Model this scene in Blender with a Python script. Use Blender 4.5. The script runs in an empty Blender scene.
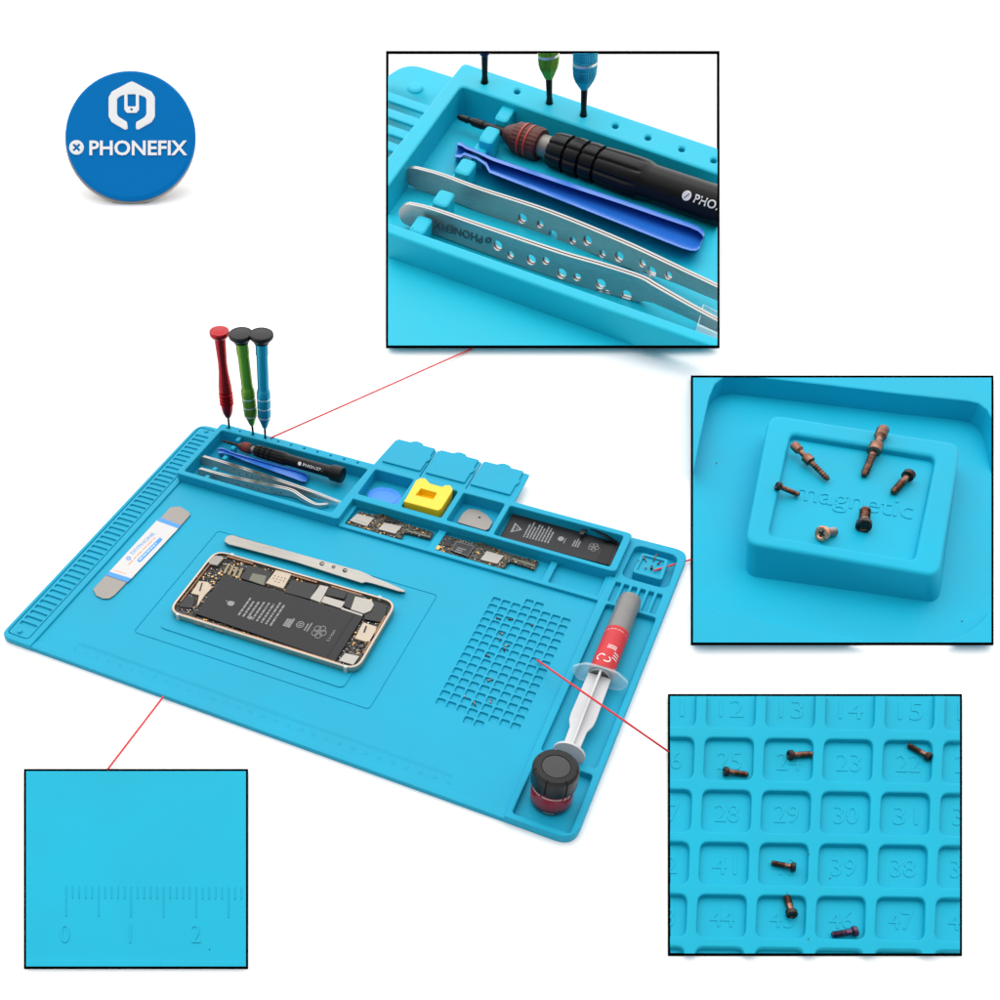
import bpy, bmesh, math, random
from mathutils import Vector, Matrix, Euler
from mathutils.geometry import delaunay_2d_cdt
R = random.Random(7)
SC = bpy.context.scene
COL = SC.collection
S = 0.001                                   # every number below is in millimetres

# ------------------------------------------------------------------ camera
F, CX, CY = 1125.267, 349.267, 630.017
def rot3(rx, ry, rz):
    return Matrix.Rotation(rx, 3, 'X') @ Matrix.Rotation(ry, 3, 'Y') @ Matrix.Rotation(rz, 3, 'Z')
RM = rot3(-.772, -.03, -.444)               # world -> camera
CT = Vector((-264.429, -7.512, -854.289))
RT = RM.transposed()
CAM = -(RT @ CT)
cd = bpy.data.cameras.new('camera'); co = bpy.data.objects.new('camera', cd); COL.objects.link(co)
cd.sensor_width = 36; cd.lens = F / 1000 * 36
cd.shift_x = -(CX - 500) / 1000; cd.shift_y = (CY - 500) / 1000
cd.clip_start = .01; cd.clip_end = 200
co.matrix_world = Matrix.Translation(CAM * S) @ RT.to_4x4()
SC.camera = co

def ray(px, py):
    return (RT @ Vector(((px - CX) / F, -(py - CY) / F, -1))).normalized()
def hitp(px, py, O, n):
    d = ray(px, py); return CAM + d * ((O - CAM).dot(n) / d.dot(n))
ZUP = Vector((0, 0, 1))
class Map:                                  # picture point + height -> world; solids rise straight up along N
    def __init__(s, f, N, k=None): s.f = f; s.N = N; s.k = k      # k: how much lower the solid is at a place
    def __call__(s, x, y, h): return s.f(x, y, h)
TM = Map(lambda px, py, h: hitp(px, py, Vector((0, 0, h)), ZUP), ZUP)
def TI(x, y, h): return Vector((x, y, h))   # plain mat coordinates
def upright(px, py, B):                     # a point above B, in the upright plane through B that faces the viewer
    n = Vector((B - CAM)); n.z = 0; n.normalize(); return hitp(px, py, B, n)

class Board:                                # the sloping top of a display board
    def __init__(s, x0, y0, x1, y1, elev, lift, nz=0.0):
        s.r = (x0, y0, x1, y1)
        cx, cy = (x0 + x1) / 2, (y0 + y1) / 2
        L0, L1 = (hitp(x, y1, Vector((0, 0, lift)), ZUP) for x in (x0, x1))      # the level lower edge, on the table
        e = (L1 - L0).normalized(); s.n = Matrix.Rotation(math.radians(elev), 3, e) @ ZUP
        s.O = (L0 + L1) / 2
        c = hitp(cx, cy, s.O, s.n)
        s.mm = (c - CAM).length / F * math.sqrt(1)          # mm of one picture unit at the board's middle
        s.mm = (c - CAM).dot(RT @ Vector((0, 0, -1))) / F
        s.T = Map(lambda px, py, h: hitp(px, py, s.O + s.n * (h * s.mm), s.n), s.n * s.mm)

# ------------------------------------------------------------------ materials
def nodes(m):
    m.use_nodes = True; return m.node_tree.nodes, m.node_tree.links, m.node_tree.nodes['Principled BSDF']
MATS = {}
def mat(name, col, rough=.5, metal=0, noise=0, nscale=300, bump=0, bscale=900, coat=0, trans=0, alpha=1, spec=.5, aniso=None, sub=0):
    if name in MATS: return MATS[name]
    m = bpy.data.materials.new(name); N, L, b = nodes(m)
    b.inputs['Base Color'].default_value = (*col, 1); b.inputs['Roughness'].default_value = rough
    b.inputs['Metallic'].default_value = metal; b.inputs['Coat Weight'].default_value = coat
    b.inputs['Transmission Weight'].default_value = trans; b.inputs['Alpha'].default_value = alpha
    b.inputs['Specular IOR Level'].default_value = spec
    if sub: b.inputs['Subsurface Weight'].default_value = sub; b.inputs['Subsurface Radius'].default_value = (.2, .8, 1); b.inputs['Subsurface Scale'].default_value = .002
    tc = N.new('ShaderNodeTexCoord')
    vec = tc.outputs['Object']
    if aniso:
        mp = N.new('ShaderNodeMapping'); mp.inputs['Scale'].default_value = aniso; L.new(vec, mp.inputs[0]); vec = mp.outputs[0]
    if noise:
        n = N.new('ShaderNodeTexNoise'); n.inputs['Scale'].default_value = nscale; n.inputs['Detail'].default_value = 5
        L.new(vec, n.inputs['Vector'])
        mx = N.new('ShaderNodeMix'); mx.data_type = 'RGBA'; mx.inputs[0].default_value = 1
        cr = N.new('ShaderNodeMapRange'); cr.inputs[1].default_value = .3; cr.inputs[2].default_value = .7
        L.new(n.outputs['Fac'], cr.inputs[0]); L.new(cr.outputs[0], mx.inputs[0])
        mx.inputs[6].default_value = (*[max(0, c * (1 - noise)) for c in col], 1); mx.inputs[7].default_value = (*[min(1, c * (1 + noise)) for c in col], 1)
        L.new(mx.outputs[2], b.inputs['Base Color'])
        rr = N.new('ShaderNodeMapRange'); rr.inputs[1].default_value = .3; rr.inputs[2].default_value = .7
        rr.inputs[3].default_value = max(0, rough - .06); rr.inputs[4].default_value = min(1, rough + .08)
        L.new(n.outputs['Fac'], rr.inputs[0]); L.new(rr.outputs[0], b.inputs['Roughness'])
    if bump:
        n2 = N.new('ShaderNodeTexNoise'); n2.inputs['Scale'].default_value = bscale; n2.inputs['Detail'].default_value = 4; L.new(vec, n2.inputs['Vector'])
        bp = N.new('ShaderNodeBump'); bp.inputs['Strength'].default_value = bump; bp.inputs['Distance'].default_value = .0003
        L.new(n2.outputs['Fac'], bp.inputs['Height']); L.new(bp.outputs[0], b.inputs['Normal'])
    MATS[name] = m; return m
CY_MAIN = (.007, .35, .535)
cyan = mat('cyan_silicone', CY_MAIN, .5, noise=.05, nscale=14, bump=.2, bscale=1300, spec=.19)
cyan2 = mat('aqua_silicone', (.006, .37, .53), .5, noise=.05, nscale=12, bump=.15, bscale=900, spec=.13)
cyan1 = mat('bright_aqua_silicone', (.006, .47, .64), .48, noise=.04, nscale=10, bump=.15, bscale=900, spec=.2)
cyan3 = mat('deep_aqua_silicone', (.004, .39, .575), .5, noise=.05, nscale=12, bump=.15, bscale=700, spec=.16)
white = mat('white_table', (.94, .94, .94), .8, spec=.0)
wboard = mat('white_board', (.80, .80, .79), .7, spec=.1)
black = mat('black_frame', (.001, .001, .001), .8, spec=.0)
steel = mat('brushed_steel', (.29, .275, .25), .33, 1, noise=.12, nscale=120, aniso=(1, 9, 1), bump=.1)
steelm = mat('matte_steel', (.27, .25, .23), .5, .75, noise=.07, nscale=400, bump=.15)
chrome = mat('polished_steel', (.38, .365, .35), .22, 1)
red_al = mat('red_anodised', (.33, .006, .010), .27, .75)
green_al = mat('green_anodised', (.13, .28, .02), .3, .65)
teal_al = mat('teal_anodised', (.01, .28, .42), .3, .65)
navy = mat('navy_anodised', (.015, .015, .07), .3, .6)
blackp = mat('black_plastic', (.005, .005, .0055), .3, bump=.1, spec=.2)
blackm = mat('black_metal', (.02, .018, .017), .3, .7)
maroon = mat('maroon_knurl', (.10, .022, .016), .45, .3, noise=.3, nscale=900, bump=.5, bscale=2500)
redring = mat('red_ring', (.45, .03, .01), .4)
bluep = mat('blue_plastic', (.018, .15, .60), .28, spec=.6)
bluec = mat('light_blue_plastic', (.03, .25, .82), .4, noise=.08)
yellow = mat('yellow_plastic', (.95, .60, .008), .33, noise=.04, nscale=60, spec=.5)
pcb = mat('circuit_board', (.05, .042, .026), .45, noise=.6, nscale=900)
chip = mat('black_chip', (.010, .010, .011), .42, spec=.35)
gold = mat('gold_contact', (.62, .34, .10), .33, .8, noise=.3, nscale=900)
copper = mat('copper_band', (.22, .11, .055), .4, .5, noise=.4, nscale=500)
shield = mat('silver_shield', (.33, .31, .28), .42, .6, noise=.1, nscale=300)
shieldg = mat('grey_green_shield', (.13, .13, .10), .42, .6, noise=.15, nscale=400)
tin = mat('bright_solder', (.48, .46, .43), .3, .7)
cream = mat('cream_bracket', (.46, .38, .29), .45, .25, noise=.1)
batt = mat('battery_wrap', (.014, .014, .016), .45, bump=.1, bscale=300, spec=.25)
printw = mat('white_print', (.25, .25, .25), .6)
printw2 = mat('bright_white_print', (.8, .8, .8), .5)
rose = mat('rose_gold_alloy', (.47, .39, .32), .33, .75, noise=.05)
antenna = mat('white_antenna', (.55, .55, .53), .4)
redl = mat('red_label', (.52, .022, .028), .35, noise=.12, nscale=50, bump=.5, bscale=120, spec=.3)
greyp = mat('grey_paste', (.17, .165, .16), .4, noise=.08, nscale=90, coat=.3)
plung = mat('white_plunger', (.56, .56, .57), .4)
capb = mat('jar_cap', (.005, .005, .005), .33, bump=.2, spec=.25)
capc = mat('jar_cap_disc', (.024, .023, .022), .5, noise=.2, nscale=150)
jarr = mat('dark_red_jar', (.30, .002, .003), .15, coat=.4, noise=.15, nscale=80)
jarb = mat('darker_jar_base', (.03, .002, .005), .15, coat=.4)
badgeb = mat('badge_blue', (.0, .17, .50), .6, spec=.05)
badgeg = mat('badge_rim', (.42, .38, .35), .6)
labelw = mat('label_white', (.60, .59, .58), .4)
labelb = mat('label_blue', (.03, .27, .75), .4)
labelt = mat('label_text_blue', (.10, .28, .60), .5)
labelo = mat('label_text_orange', (.80, .32, .20), .5)
redc = mat('red_cord', (.72, .02, .025), .6)
bronze = mat('bronze_screw', (.18, .088, .062), .22, .95, noise=.75, nscale=7)
bronzed = mat('dark_screw', (.045, .032, .028), .2, .8, noise=.7, nscale=7)
coppers = mat('copper_screw', (.75, .32, .20), .3, .9, noise=.2, nscale=6)
purple = mat('purple_screw', (.09, .045, .085), .32, .8, noise=.6, nscale=6)
silvers = mat('silver_screw', (.30, .28, .27), .3, .9, noise=.3, nscale=6)
silver_ring = mat('silver_ring', (.7, .68, .66), .3, .8)
speck = mat('dust', (.02, .03, .04), .8)
speckl = mat('pale_dust', (.5, .8, .85), .8)
def clearmat(name, col, rough, tr):
    if name in MATS: return MATS[name]
    m = bpy.data.materials.new(name); N, L, b = nodes(m)
    t = N.new('ShaderNodeBsdfTransparent'); mx = N.new('ShaderNodeMixShader'); mx.inputs[0].default_value = tr
    b.inputs['Base Color'].default_value = (*col, 1); b.inputs['Roughness'].default_value = rough
    L.new(t.outputs[0], mx.inputs[1]); L.new(b.outputs[0], mx.inputs[2]); L.new(mx.outputs[0], N['Material Output'].inputs[0])
    MATS[name] = m; return m
frost = clearmat('frosted_flange', (.72, .85, .90), .35, .3)
clearp = clearmat('clear_tip_cover', (.75, .85, .88), .15, .4)
steelr = mat('satin_blade_side', (.46, .44, .42), .36, .7, noise=.10, nscale=90, aniso=(1, 1, 8))

# ------------------------------------------------------------------ object helpers
def tagp(o, label, cat, group=None):
    o['label'] = label; o['category'] = cat
    if group: o['group'] = group
def thing(name, label, cat, loc=(0, 0, 0), group=None):
    o = bpy.data.objects.new(name, None); COL.objects.link(o); o.empty_display_size = .01
    o.location = Vector(loc) * S; tagp(o, label, cat, group); return o
def fin(name, bm, m, parent=None, smooth=32, base=None):
    bmesh.ops.remove_doubles(bm, verts=bm.verts, dist=1e-4)
    if not any(bm is c for c in CLIPPED): bmesh.ops.recalc_face_normals(bm, faces=bm.faces)
    off = parent.location.copy() if parent is not None and parent.type == 'EMPTY' else Vector()
    if parent is not None and parent.type != 'EMPTY': off = Vector(parent['_o']) if '_o' in parent else Vector()
    if parent is None and base is not None: off = Vector(base) * S
    for v in bm.verts: v.co = v.co * S - off
    me = bpy.data.meshes.new(name); bm.to_mesh(me); bm.free(); me.materials.append(m)
    me.shade_smooth(); me.set_sharp_from_angle(angle=math.radians(smooth))
    o = bpy.data.objects.new(name, me); COL.objects.link(o); wn(o)
    if parent is None: o.location = off
    else: o.parent = parent
    OFF[o.name] = off
    return o
OFF = {}
CLIPPED = []
def wn(o):
    m = o.modifiers.new('weighted_normals', 'WEIGHTED_NORMAL'); m.mode = 'FACE_AREA'; m.keep_sharp = True; m.weight = 80
def sub(name, bm, m, part, smooth=32):       # a sub-part under a part that carries no transform of its own
    off = OFF[part.name]
    bmesh.ops.remove_doubles(bm, verts=bm.verts, dist=1e-4)
    if not any(bm is c for c in CLIPPED): bmesh.ops.recalc_face_normals(bm, faces=bm.faces)
    for v in bm.verts: v.co = v.co * S - off
    me = bpy.data.meshes.new(name); bm.to_mesh(me); bm.free(); me.materials.append(m)
    me.shade_smooth(); me.set_sharp_from_angle(angle=math.radians(smooth))
    o = bpy.data.objects.new(name, me); COL.objects.link(o); wn(o); o.parent = part; OFF[o.name] = off
    return o
def area(p): return sum(p[i][0] * p[(i + 1) % len(p)][1] - p[(i + 1) % len(p)][0] * p[i][1] for i in range(len(p))) / 2
def ccw(p): return list(p) if area(p) > 0 else list(reversed(p))
def inset(p, d):
    n = len(p); out = []
    for i in range(n):
        a, b, c = Vector(p[i - 1]), Vector(p[i]), Vector(p[(i + 1) % n])
        e1 = (b - a).normalized(); e2 = (c - b).normalized()
        n1 = Vector((-e1.y, e1.x)); n2 = Vector((-e2.y, e2.x)); m = n1 + n2
        k = m.length_squared
        m = m * (2 / k) if k > .3 else n1
        out.append(tuple(b + m * d))
    return out
def inside(x, y, p):
    r = False; j = len(p) - 1
    for i in range(len(p)):
        if (p[i][1] > y) != (p[j][1] > y) and x < (p[j][0] - p[i][0]) * (y - p[i][1]) / (p[j][1] - p[i][1]) + p[i][0]: r = not r
        j = i
    return r
def cap(bm, loops, vloops, flip=False):
    co = []; edges = []; vs = []
    for lp, vl in zip(loops, vloops):
        k = len(co); n = len(lp)
        co += [Vector(q) for q in lp]; vs += vl; edges += [(k + i, k + (i + 1) % n) for i in range(n)]
    V, E_, Fc, ov, oe, of = delaunay_2d_cdt(co, edges, [], 0, 1e-7)
    mp = [vs[o[0]] if o else None for o in ov]
    bb = [(min(a for a, b in l), max(a for a, b in l), min(b for a, b in l), max(b for a, b in l)) for l in loops]
    for f in Fc:
        cx = sum(V[i].x for i in f) / len(f); cy = sum(V[i].y for i in f) / len(f)
        if not inside(cx, cy, loops[0]): continue
        if any(b[0] < cx < b[1] and b[2] < cy < b[3] and inside(cx, cy, l) for l, b in zip(loops[1:], bb[1:])): continue
        q = [mp[i] for i in f]
        if None in q or len(set(q)) < 3: continue
        try: bm.faces.new(q)
        except ValueError: pass
def slab(bm, outer, holes, h0, h1, T=TI, bev=0., seg=2, foot=None, bu=None):
    """solid with holes between two heights, upper rims rounded by bev"""
    loops = [ccw(outer)] + [list(reversed(ccw(h))) for h in holes]
    if bu is None: bu = bev
    if isinstance(T, Map):
        T0 = T; T = lambda x, y, h: T0(x, y, h1) + T0.N * (h - h1) * (T0.k(x, y) if T0.k else 1)
    prof = [(0, h0)] + ([(bev * (1 - math.cos(a)), h1 - bu * (1 - math.sin(a))) for a in [math.pi / 2 * k / seg for k in range(seg + 1)]] if bev else [(0, h1)])
    tops, tv, bots, bv = [], [], [], []
    if foot: T9 = T0; foot = ccw(foot)
    for li, lp in enumerate(loops):
        prev = None
        for k, (d, h) in enumerate(prof):
            q = inset(lp, d) if d else lp
            vs = [bm.verts.new(T(x, y, h)) for x, y in q] if not (foot and li == 0 and k == 0) else [bm.verts.new(T9(x, y, h0)) for x, y in foot]
            if prev:
                for i in range(len(vs)): bm.faces.new((prev[i], prev[(i + 1) % len(vs)], vs[(i + 1) % len(vs)], vs[i]))
            else: bots.append(q); bv.append(vs)
            prev = vs
        tops.append(q); tv.append(prev)
    cap(bm, tops, tv); cap(bm, bots, bv)
    return bm
def rpoly(pts, r, seg=4):
    """polygon with rounded corners; r a number or one per corner"""
    rs = list(r) if isinstance(r, (list, tuple)) else [r] * len(pts)
    if area(pts) < 0: pts = list(reversed(pts)); rs = rs[::-1]
    n = len(pts); out = []
    for i in range(n):
        a, b, c = Vector(pts[i - 1]), Vector(pts[i]), Vector(pts[(i + 1) % n])
        ra = min(rs[i], (a - b).length * .48, (c - b).length * .48)
        if ra <= 0: out.append(tuple(b)); continue
        p, q = b + (a - b).normalized() * ra, b + (c - b).normalized() * ra
        for k in range(seg + 1):
            t = k / seg; out.append(tuple((1 - t) ** 2 * p + 2 * t * (1 - t) * b * 1.0 + t * t * q))
    return out
def rr(x0, y0, x1, y1, r=0, seg=4): return rpoly([(x0, y0), (x1, y0), (x1, y1), (x0, y1)], r, seg) if r else [(x0, y0), (x1, y0), (x1, y1), (x0, y1)]
def ell(cx, cy, a, b=None, n=24, ph=0):
    b = b or a; return [(cx + a * math.cos(ph + 2 * math.pi * i / n), cy + b * math.sin(ph + 2 * math.pi * i / n)) for i in range(n)]
def BM(): return bmesh.new()
def frame(A, B, up=ZUP):
    z = (B - A).normalized(); x = up - z * up.dot(z)
    if x.length < 1e-3: x = Vector((1, 0, 0)) - z * z.x
    x.normalize(); y = z.cross(x); return A, x, y, z
def lathe(bm, A, B, prof, seg=28, rf=None, up=ZUP):
    """surface of revolution; prof = [(distance from A in mm, radius)]"""
    A, x, y, z = frame(A, B, up); rings = []
    for s, r in prof:
        ring = []
        for i in range(seg):
            a = 2 * math.pi * i / seg; q = r * (rf(a, s) if rf else 1)
            ring.append(bm.verts.new(A + z * s + (x * math.cos(a) + y * math.sin(a)) * q))
        rings.append(ring)
    for p, q in zip(rings, rings[1:]):
        for i in range(seg): bm.faces.new((p[i], p[(i + 1) % seg], q[(i + 1) % seg], q[i]))
    bm.faces.new(rings[0]); bm.faces.new(list(reversed(rings[-1]))); return bm
def tube(bm, pts, r, seg=8):
    rings = []
    for i, p in enumerate(pts):
        d = (pts[min(i + 1, len(pts) - 1)] - pts[max(i - 1, 0)]); _, x, y, z = frame(p, p + d)
        rings.append([bm.verts.new(p + (x * math.cos(2 * math.pi * k / seg) + y * math.sin(2 * math.pi * k / seg)) * r) for k in range(seg)])
    for p, q in zip(rings, rings[1:]):
        for i in range(seg): bm.faces.new((p[i], p[(i + 1) % seg], q[(i + 1) % seg], q[i]))
    bm.faces.new(rings[0]); bm.faces.new(list(reversed(rings[-1]))); return bm
def box(bm, c, ax, ay, az):
    vs = [bm.verts.new(c + ax * i + ay * j + az * k) for i in (-1, 1) for j in (-1, 1) for k in (-1, 1)]
    for f in ((0, 1, 3, 2), (4, 6, 7, 5), (0, 4, 5, 1), (2, 3, 7, 6), (0, 2, 6, 4), (1, 5, 7, 3)): bm.faces.new([vs[i] for i in f])
def clip(bm, b):
    """saw the block off along the four edges of its display board"""
    bmesh.ops.remove_doubles(bm, verts=bm.verts, dist=1e-4); bmesh.ops.recalc_face_normals(bm, faces=bm.faces); CLIPPED.append(bm)
    x0, y0, x1, y1 = b.r; cs = [ray(x0, y0), ray(x1, y0), ray(x1, y1), ray(x0, y1)]; ctr = ray((x0 + x1) / 2, (y0 + y1) / 2)
    for i in range(4):
        n = cs[i].cross(cs[(i + 1) % 4]).normalized()
        if n.dot(ctr) > 0: n = -n
        g = bmesh.ops.bisect_plane(bm, geom=bm.verts[:] + bm.edges[:] + bm.faces[:], dist=1e-5, plane_co=CAM, plane_no=n, clear_outer=True)
        ed = [e for e in g['geom_cut'] if isinstance(e, bmesh.types.BMEdge)]
        if not ed: continue
        u = (ctr - n * ctr.dot(n)).normalized(); v = n.cross(u)
        vs = list({q for e in ed for q in e.verts}); ix = {q: k for k, q in enumerate(vs)}
        p2 = [Vector(((q.co - CAM).dot(u), (q.co - CAM).dot(v))) for q in vs]; es = [(ix[e.verts[0]], ix[e.verts[1]]) for e in ed]
        V, E_, Fc, ov, oe, of = delaunay_2d_cdt(p2, es, [], 0, 1e-6)
        for f in Fc:
            cx = sum(V[k].x for k in f) / len(f); cy = sum(V[k].y for k in f) / len(f); odd = False
            for a, c in es:
                a, c = p2[a], p2[c]
                if (a.y > cy) != (c.y > cy) and cx < (c.x - a.x) * (cy - a.y) / (c.y - a.y) + a.x: odd = not odd
            if odd and all(ov[k] for k in f):
                q = [vs[ov[k][0]] for k in f]
                if len(set(q)) == len(q):
                    try: nf = bm.faces.new(q)
                    except ValueError: continue
                    nf.normal_update()
                    if nf.normal.dot(n) < 0: nf.normal_flip()
    return bm
_fonts = {}
def glyphs(s, bold=0, res=3):
    key = (s, bold)
    if key not in _fonts:
        c = bpy.data.curves.new('t', 'FONT'); c.body = s; c.resolution_u = res; c.offset = bold
        o = bpy.data.objects.new('t', c); COL.objects.link(o)
        me = bpy.data.meshes.new_from_object(o.evaluated_get(bpy.context.evaluated_depsgraph_get()))
        vs = [(v.co.x, v.co.y) for v in me.vertices]; fs = [tuple(p.vertices) for p in me.polygons]
        bpy.data.objects.remove(o); bpy.data.curves.remove(c); bpy.data.meshes.remove(me)
        xs = [a for a, b in vs]; _fonts[key] = (vs, fs, min(xs), max(xs))
    return _fonts[key]
def text(bm, s, p0, p1, up, T, h0, h1, bold=0):
    """letters from p0 to p1 (baseline), cap height and lean given by the vector up, between heights h0 and h1"""
    vs, fs, x0, x1 = glyphs(s, bold)
    def m(x, y, h):
        t = (x - x0) / (x1 - x0); k = y / .7
        return T(p0[0] + (p1[0] - p0[0]) * t + up[0] * k, p0[1] + (p1[1] - p0[1]) * t + up[1] * k, h)
    top = [bm.verts.new(m(x, y, h1)) for x, y in vs]; bot = [bm.verts.new(m(x, y, h0)) for x, y in vs]
    cnt = {}
    for f in fs:
        bm.faces.new([top[i] for i in f]); bm.faces.new([bot[i] for i in reversed(f)])
        for a, b in zip(f, f[1:] + f[:1]): cnt[(a, b)] = 1
    for a, b in cnt:
        if (b, a) not in cnt: bm.faces.new((top[b], top[a], bot[a], bot[b]))
    return bm
def strokes(bm, o, ax, ay, n, gap, T, h, rng, ln=1.0, w=.42, th=.06):
    """rows of tiny printed words too small to read: o corner, ax along a row, ay from row to row"""
    for i in range(n):
        x = 0; L_ = ln * rng.uniform(.72, 1)
        while x < L_:
            wd = rng.uniform(.05, .16)
            a = [o[k] + ax[k] * x + ay[k] * i * gap for k in (0, 1)]; b = [a[k] + ax[k] * min(wd, L_ - x + .02) for k in (0, 1)]
            c = [b[k] + ay[k] * gap * w for k in (0, 1)]; d = [a[k] + ay[k] * gap * w for k in (0, 1)]
            slab(bm, [tuple(a), tuple(b), tuple(c), tuple(d)], [], h, h + th, T); x += wd + rng.uniform(.02, .035)
def ring2(cx, cy, ax, ay, r, n=20):
    return [(cx + ax[0] * r * math.cos(a) + ay[0] * r * math.sin(a), cy + ax[1] * r * math.cos(a) + ay[1] * r * math.sin(a)) for a in [2 * math.pi * i / n for i in range(n)]]
def Z(pts, ox, oy, k): return [(ox + x / k, oy + y / k) for x, y in pts]
# ------------------------------------------------------------------ table
b = BM(); slab(b, rr(-12000, -12000, 12000, 14000), [], -20, 0)
o = fin('table_top', b, white); o['kind'] = 'structure'

# ------------------------------------------------------------------ the big repair mat
mt = thing('repair_mat', 'large light blue silicone repair mat with moulded trays on the white table', 'repair mat', (225, 148, 0))
bx = lambda *a: slab(BM(), *a)
ZW, ZF, ZC, ZL = 3.5, 12.5, 7.0, 5.0
outl = rpoly([(0, 0), (450, 0), (450, 297), (0, 295.5)], [9, 13, 12, 12], 6)
b = BM(); slab(b, inset(ccw(outl), .25), [], 0, 1.0); fin('base', b, cyan, mt)
# working surface with the screw-sorting cells and the engraved outline of the phone panel
cells = []
cell_xy = {}
PX, PY = 7.93, 7.98
for c in range(8):
    for r in range(-1, 16):
        if r in (-1, 15) and c not in (3, 4): continue
        x = 325.6 + c * PX; y = 190.2 - r * PY
        cells.append(rr(x, y - 6.3, x + 6.3, y, 1.2, 2)); cell_xy[(c, r)] = (x + 3.1, y - 3.1)
pa = rpoly([(90.5, 45), (286, 48), (286, 174.5), (90.5, 173)], 4, 4)
b = BM(); slab(b, [(28.2, 6), (406, 6), (406, 216.5), (28.2, 216.5)], cells + [pa], .9, ZW, TI, .25, 1)
slab(b, inset(ccw(pa), .6), [], 1.0, ZW, TI, .3, 1); slab(b, inset(ccw(pa), -.5), [], 1.0, ZW - .55)
slab(b, rr(320, 54, 396, 206), [], 1.0, 2.1)
fin('work_surface', b, cyan, mt)
# front rim and lower step
b = BM(); slab(b, rpoly([(28.2, .3), (406.5, .3), (406.5, 6.4), (28.2, 6.4)], 0), [], .6, ZW + .55, TI, .5, 2)
fin('front_rim', b, cyan, mt)
# raised panel under the phone
b = BM(); slab(b, rpoly([(106, 57.2), (260.5, 58.2), (260.5, 150), (106, 150)], 4.5, 4), [], ZW - .5, ZW + .9, TI, .7, 2)
fin('phone_panel', b, cyan, mt)
# ruler on the front part: ticks and numbers, raised
b = BM()
for i in range(301):
    x = 60 + i; l = 4.6 if i % 5 == 0 else 2.6
    if i % 1 == 0: slab(b, rr(x - .14, 20 - l, x + .14, 20), [], ZW - .05, ZW + .10)
for i in range(31): text(b, str(i), (59.2 + i * 10 - (.8 if i > 9 else 0), 11.2), (60.8 + i * 10 + (.8 if i > 9 else 0), 11.2), (0, 2.6), TI, ZW - .05, ZW + .1)
fin('ruler', b, cyan, mt)
# left grooved strip
slots = []; 
y = 18.6
while y < 282: slots.append(rr(6.0, y - 1.6, 20.6, y + 1.6, .7, 2)); y += 6.35
rim = rpoly([(3.0, 5.2), (22.6, 5.2), (22.6, 291), (3.0, 291)], 3.5, 4)
b = BM(); slab(b, rpoly([(0, 0), (28.4, 0), (28.4, 295.6), (0, 295.5)], [9, 0, 0, 12], 6), [rim], .9, ZL, TI, .8, 3)
slab(b, inset(ccw(rim), .55), slots, .9, ZL - .25, TI, .35, 1)
slab(b, ell(12, 9.6, 1.9), [], ZL - 1, ZL + .9, TI, .8, 3); slab(b, ell(12, 287.5, 2.1), [], ZL - 1, ZL + .9, TI, .8, 3)
slab(b, rr(4.5, 7, 21.6, 289), [], 1.0, 3.5)
strip = fin('grooved_strip', b, cyan, mt)
# high frame with the tool tray, three small trays and the battery tray
fo = rpoly([(24.5, 216), (180.4, 216), (180.4, 245), (404.8, 244.5), (404.8, 294), (24.5, 295.4)], [3.5, 3.5, .5, 5, 5, 3.5], 5)
tray = [rpoly([(30, 221.5), (171.5, 221.5), (175, 286), (30, 286)], 2.2), rr(181, 252.5, 216.8, 288.7, 2), rr(221.3, 251.5, 257, 288.7, 2),
        rr(262, 250.3, 298.6, 288.7, 2), rr(303.2, 249, 398.8, 288.3, 2.2)]
pins = [ell(x, 291.0, 1.0, n=10) for x in [33 + 13.0 * i for i in range(11)]]
b = BM(); slab(b, fo, tray + pins, .9, ZF, TI, .9, 3); fin('tool_frame', b, cyan, mt)
# pegs in the tool tray
for i, (x, y, w, d, h) in enumerate([(49, 283, 4, 7, 10.5), (50.5, 270.5, 4.2, 5.2, 10), (49, 264.5, 3.6, 3.2, 7), (50.5, 255.5, 4.4, 5.2, 9.5), (51, 248.5, 3.6, 3.2, 7), (50.5, 238, 4.4, 5, 9.5), (50, 224.5, 4.2, 7, 9.5)]):
    b = BM(); slab(b, rr(x - w / 2, y - d / 2, x + w / 2, y + d / 2, 1.4, 3), [], .9, h, TI, .9, 3); fin('peg', b, cyan, mt)
# low tray for circuit boards
bo = rpoly([(180.2, 215.6), (400.2, 215.6), (400.2, 244.8), (180.2, 244.8)], [2.5, .2, .2, .2], 4)
D1 = [(256.5, 0), (402, 0)]
hs = [rr(184.2, 220, 258.5, 244.7, 1), rr(265, 220, 354, 244.7, 1), rr(359.3, 220, 398.2, 244.7, 1)]
b = BM(); slab(b, [(180.2, 215.6), (401.5, 215.6), (401.5, 245), (180.2, 245)], hs, .9, 6.2, TI, .7, 2); fin('board_tray', b, cyan, mt)
b = BM(); slab(b, rr(183, 219, 399.5, 245), [], .9, 1.9); fin('board_tray_floor', b, cyan, mt)
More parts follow.
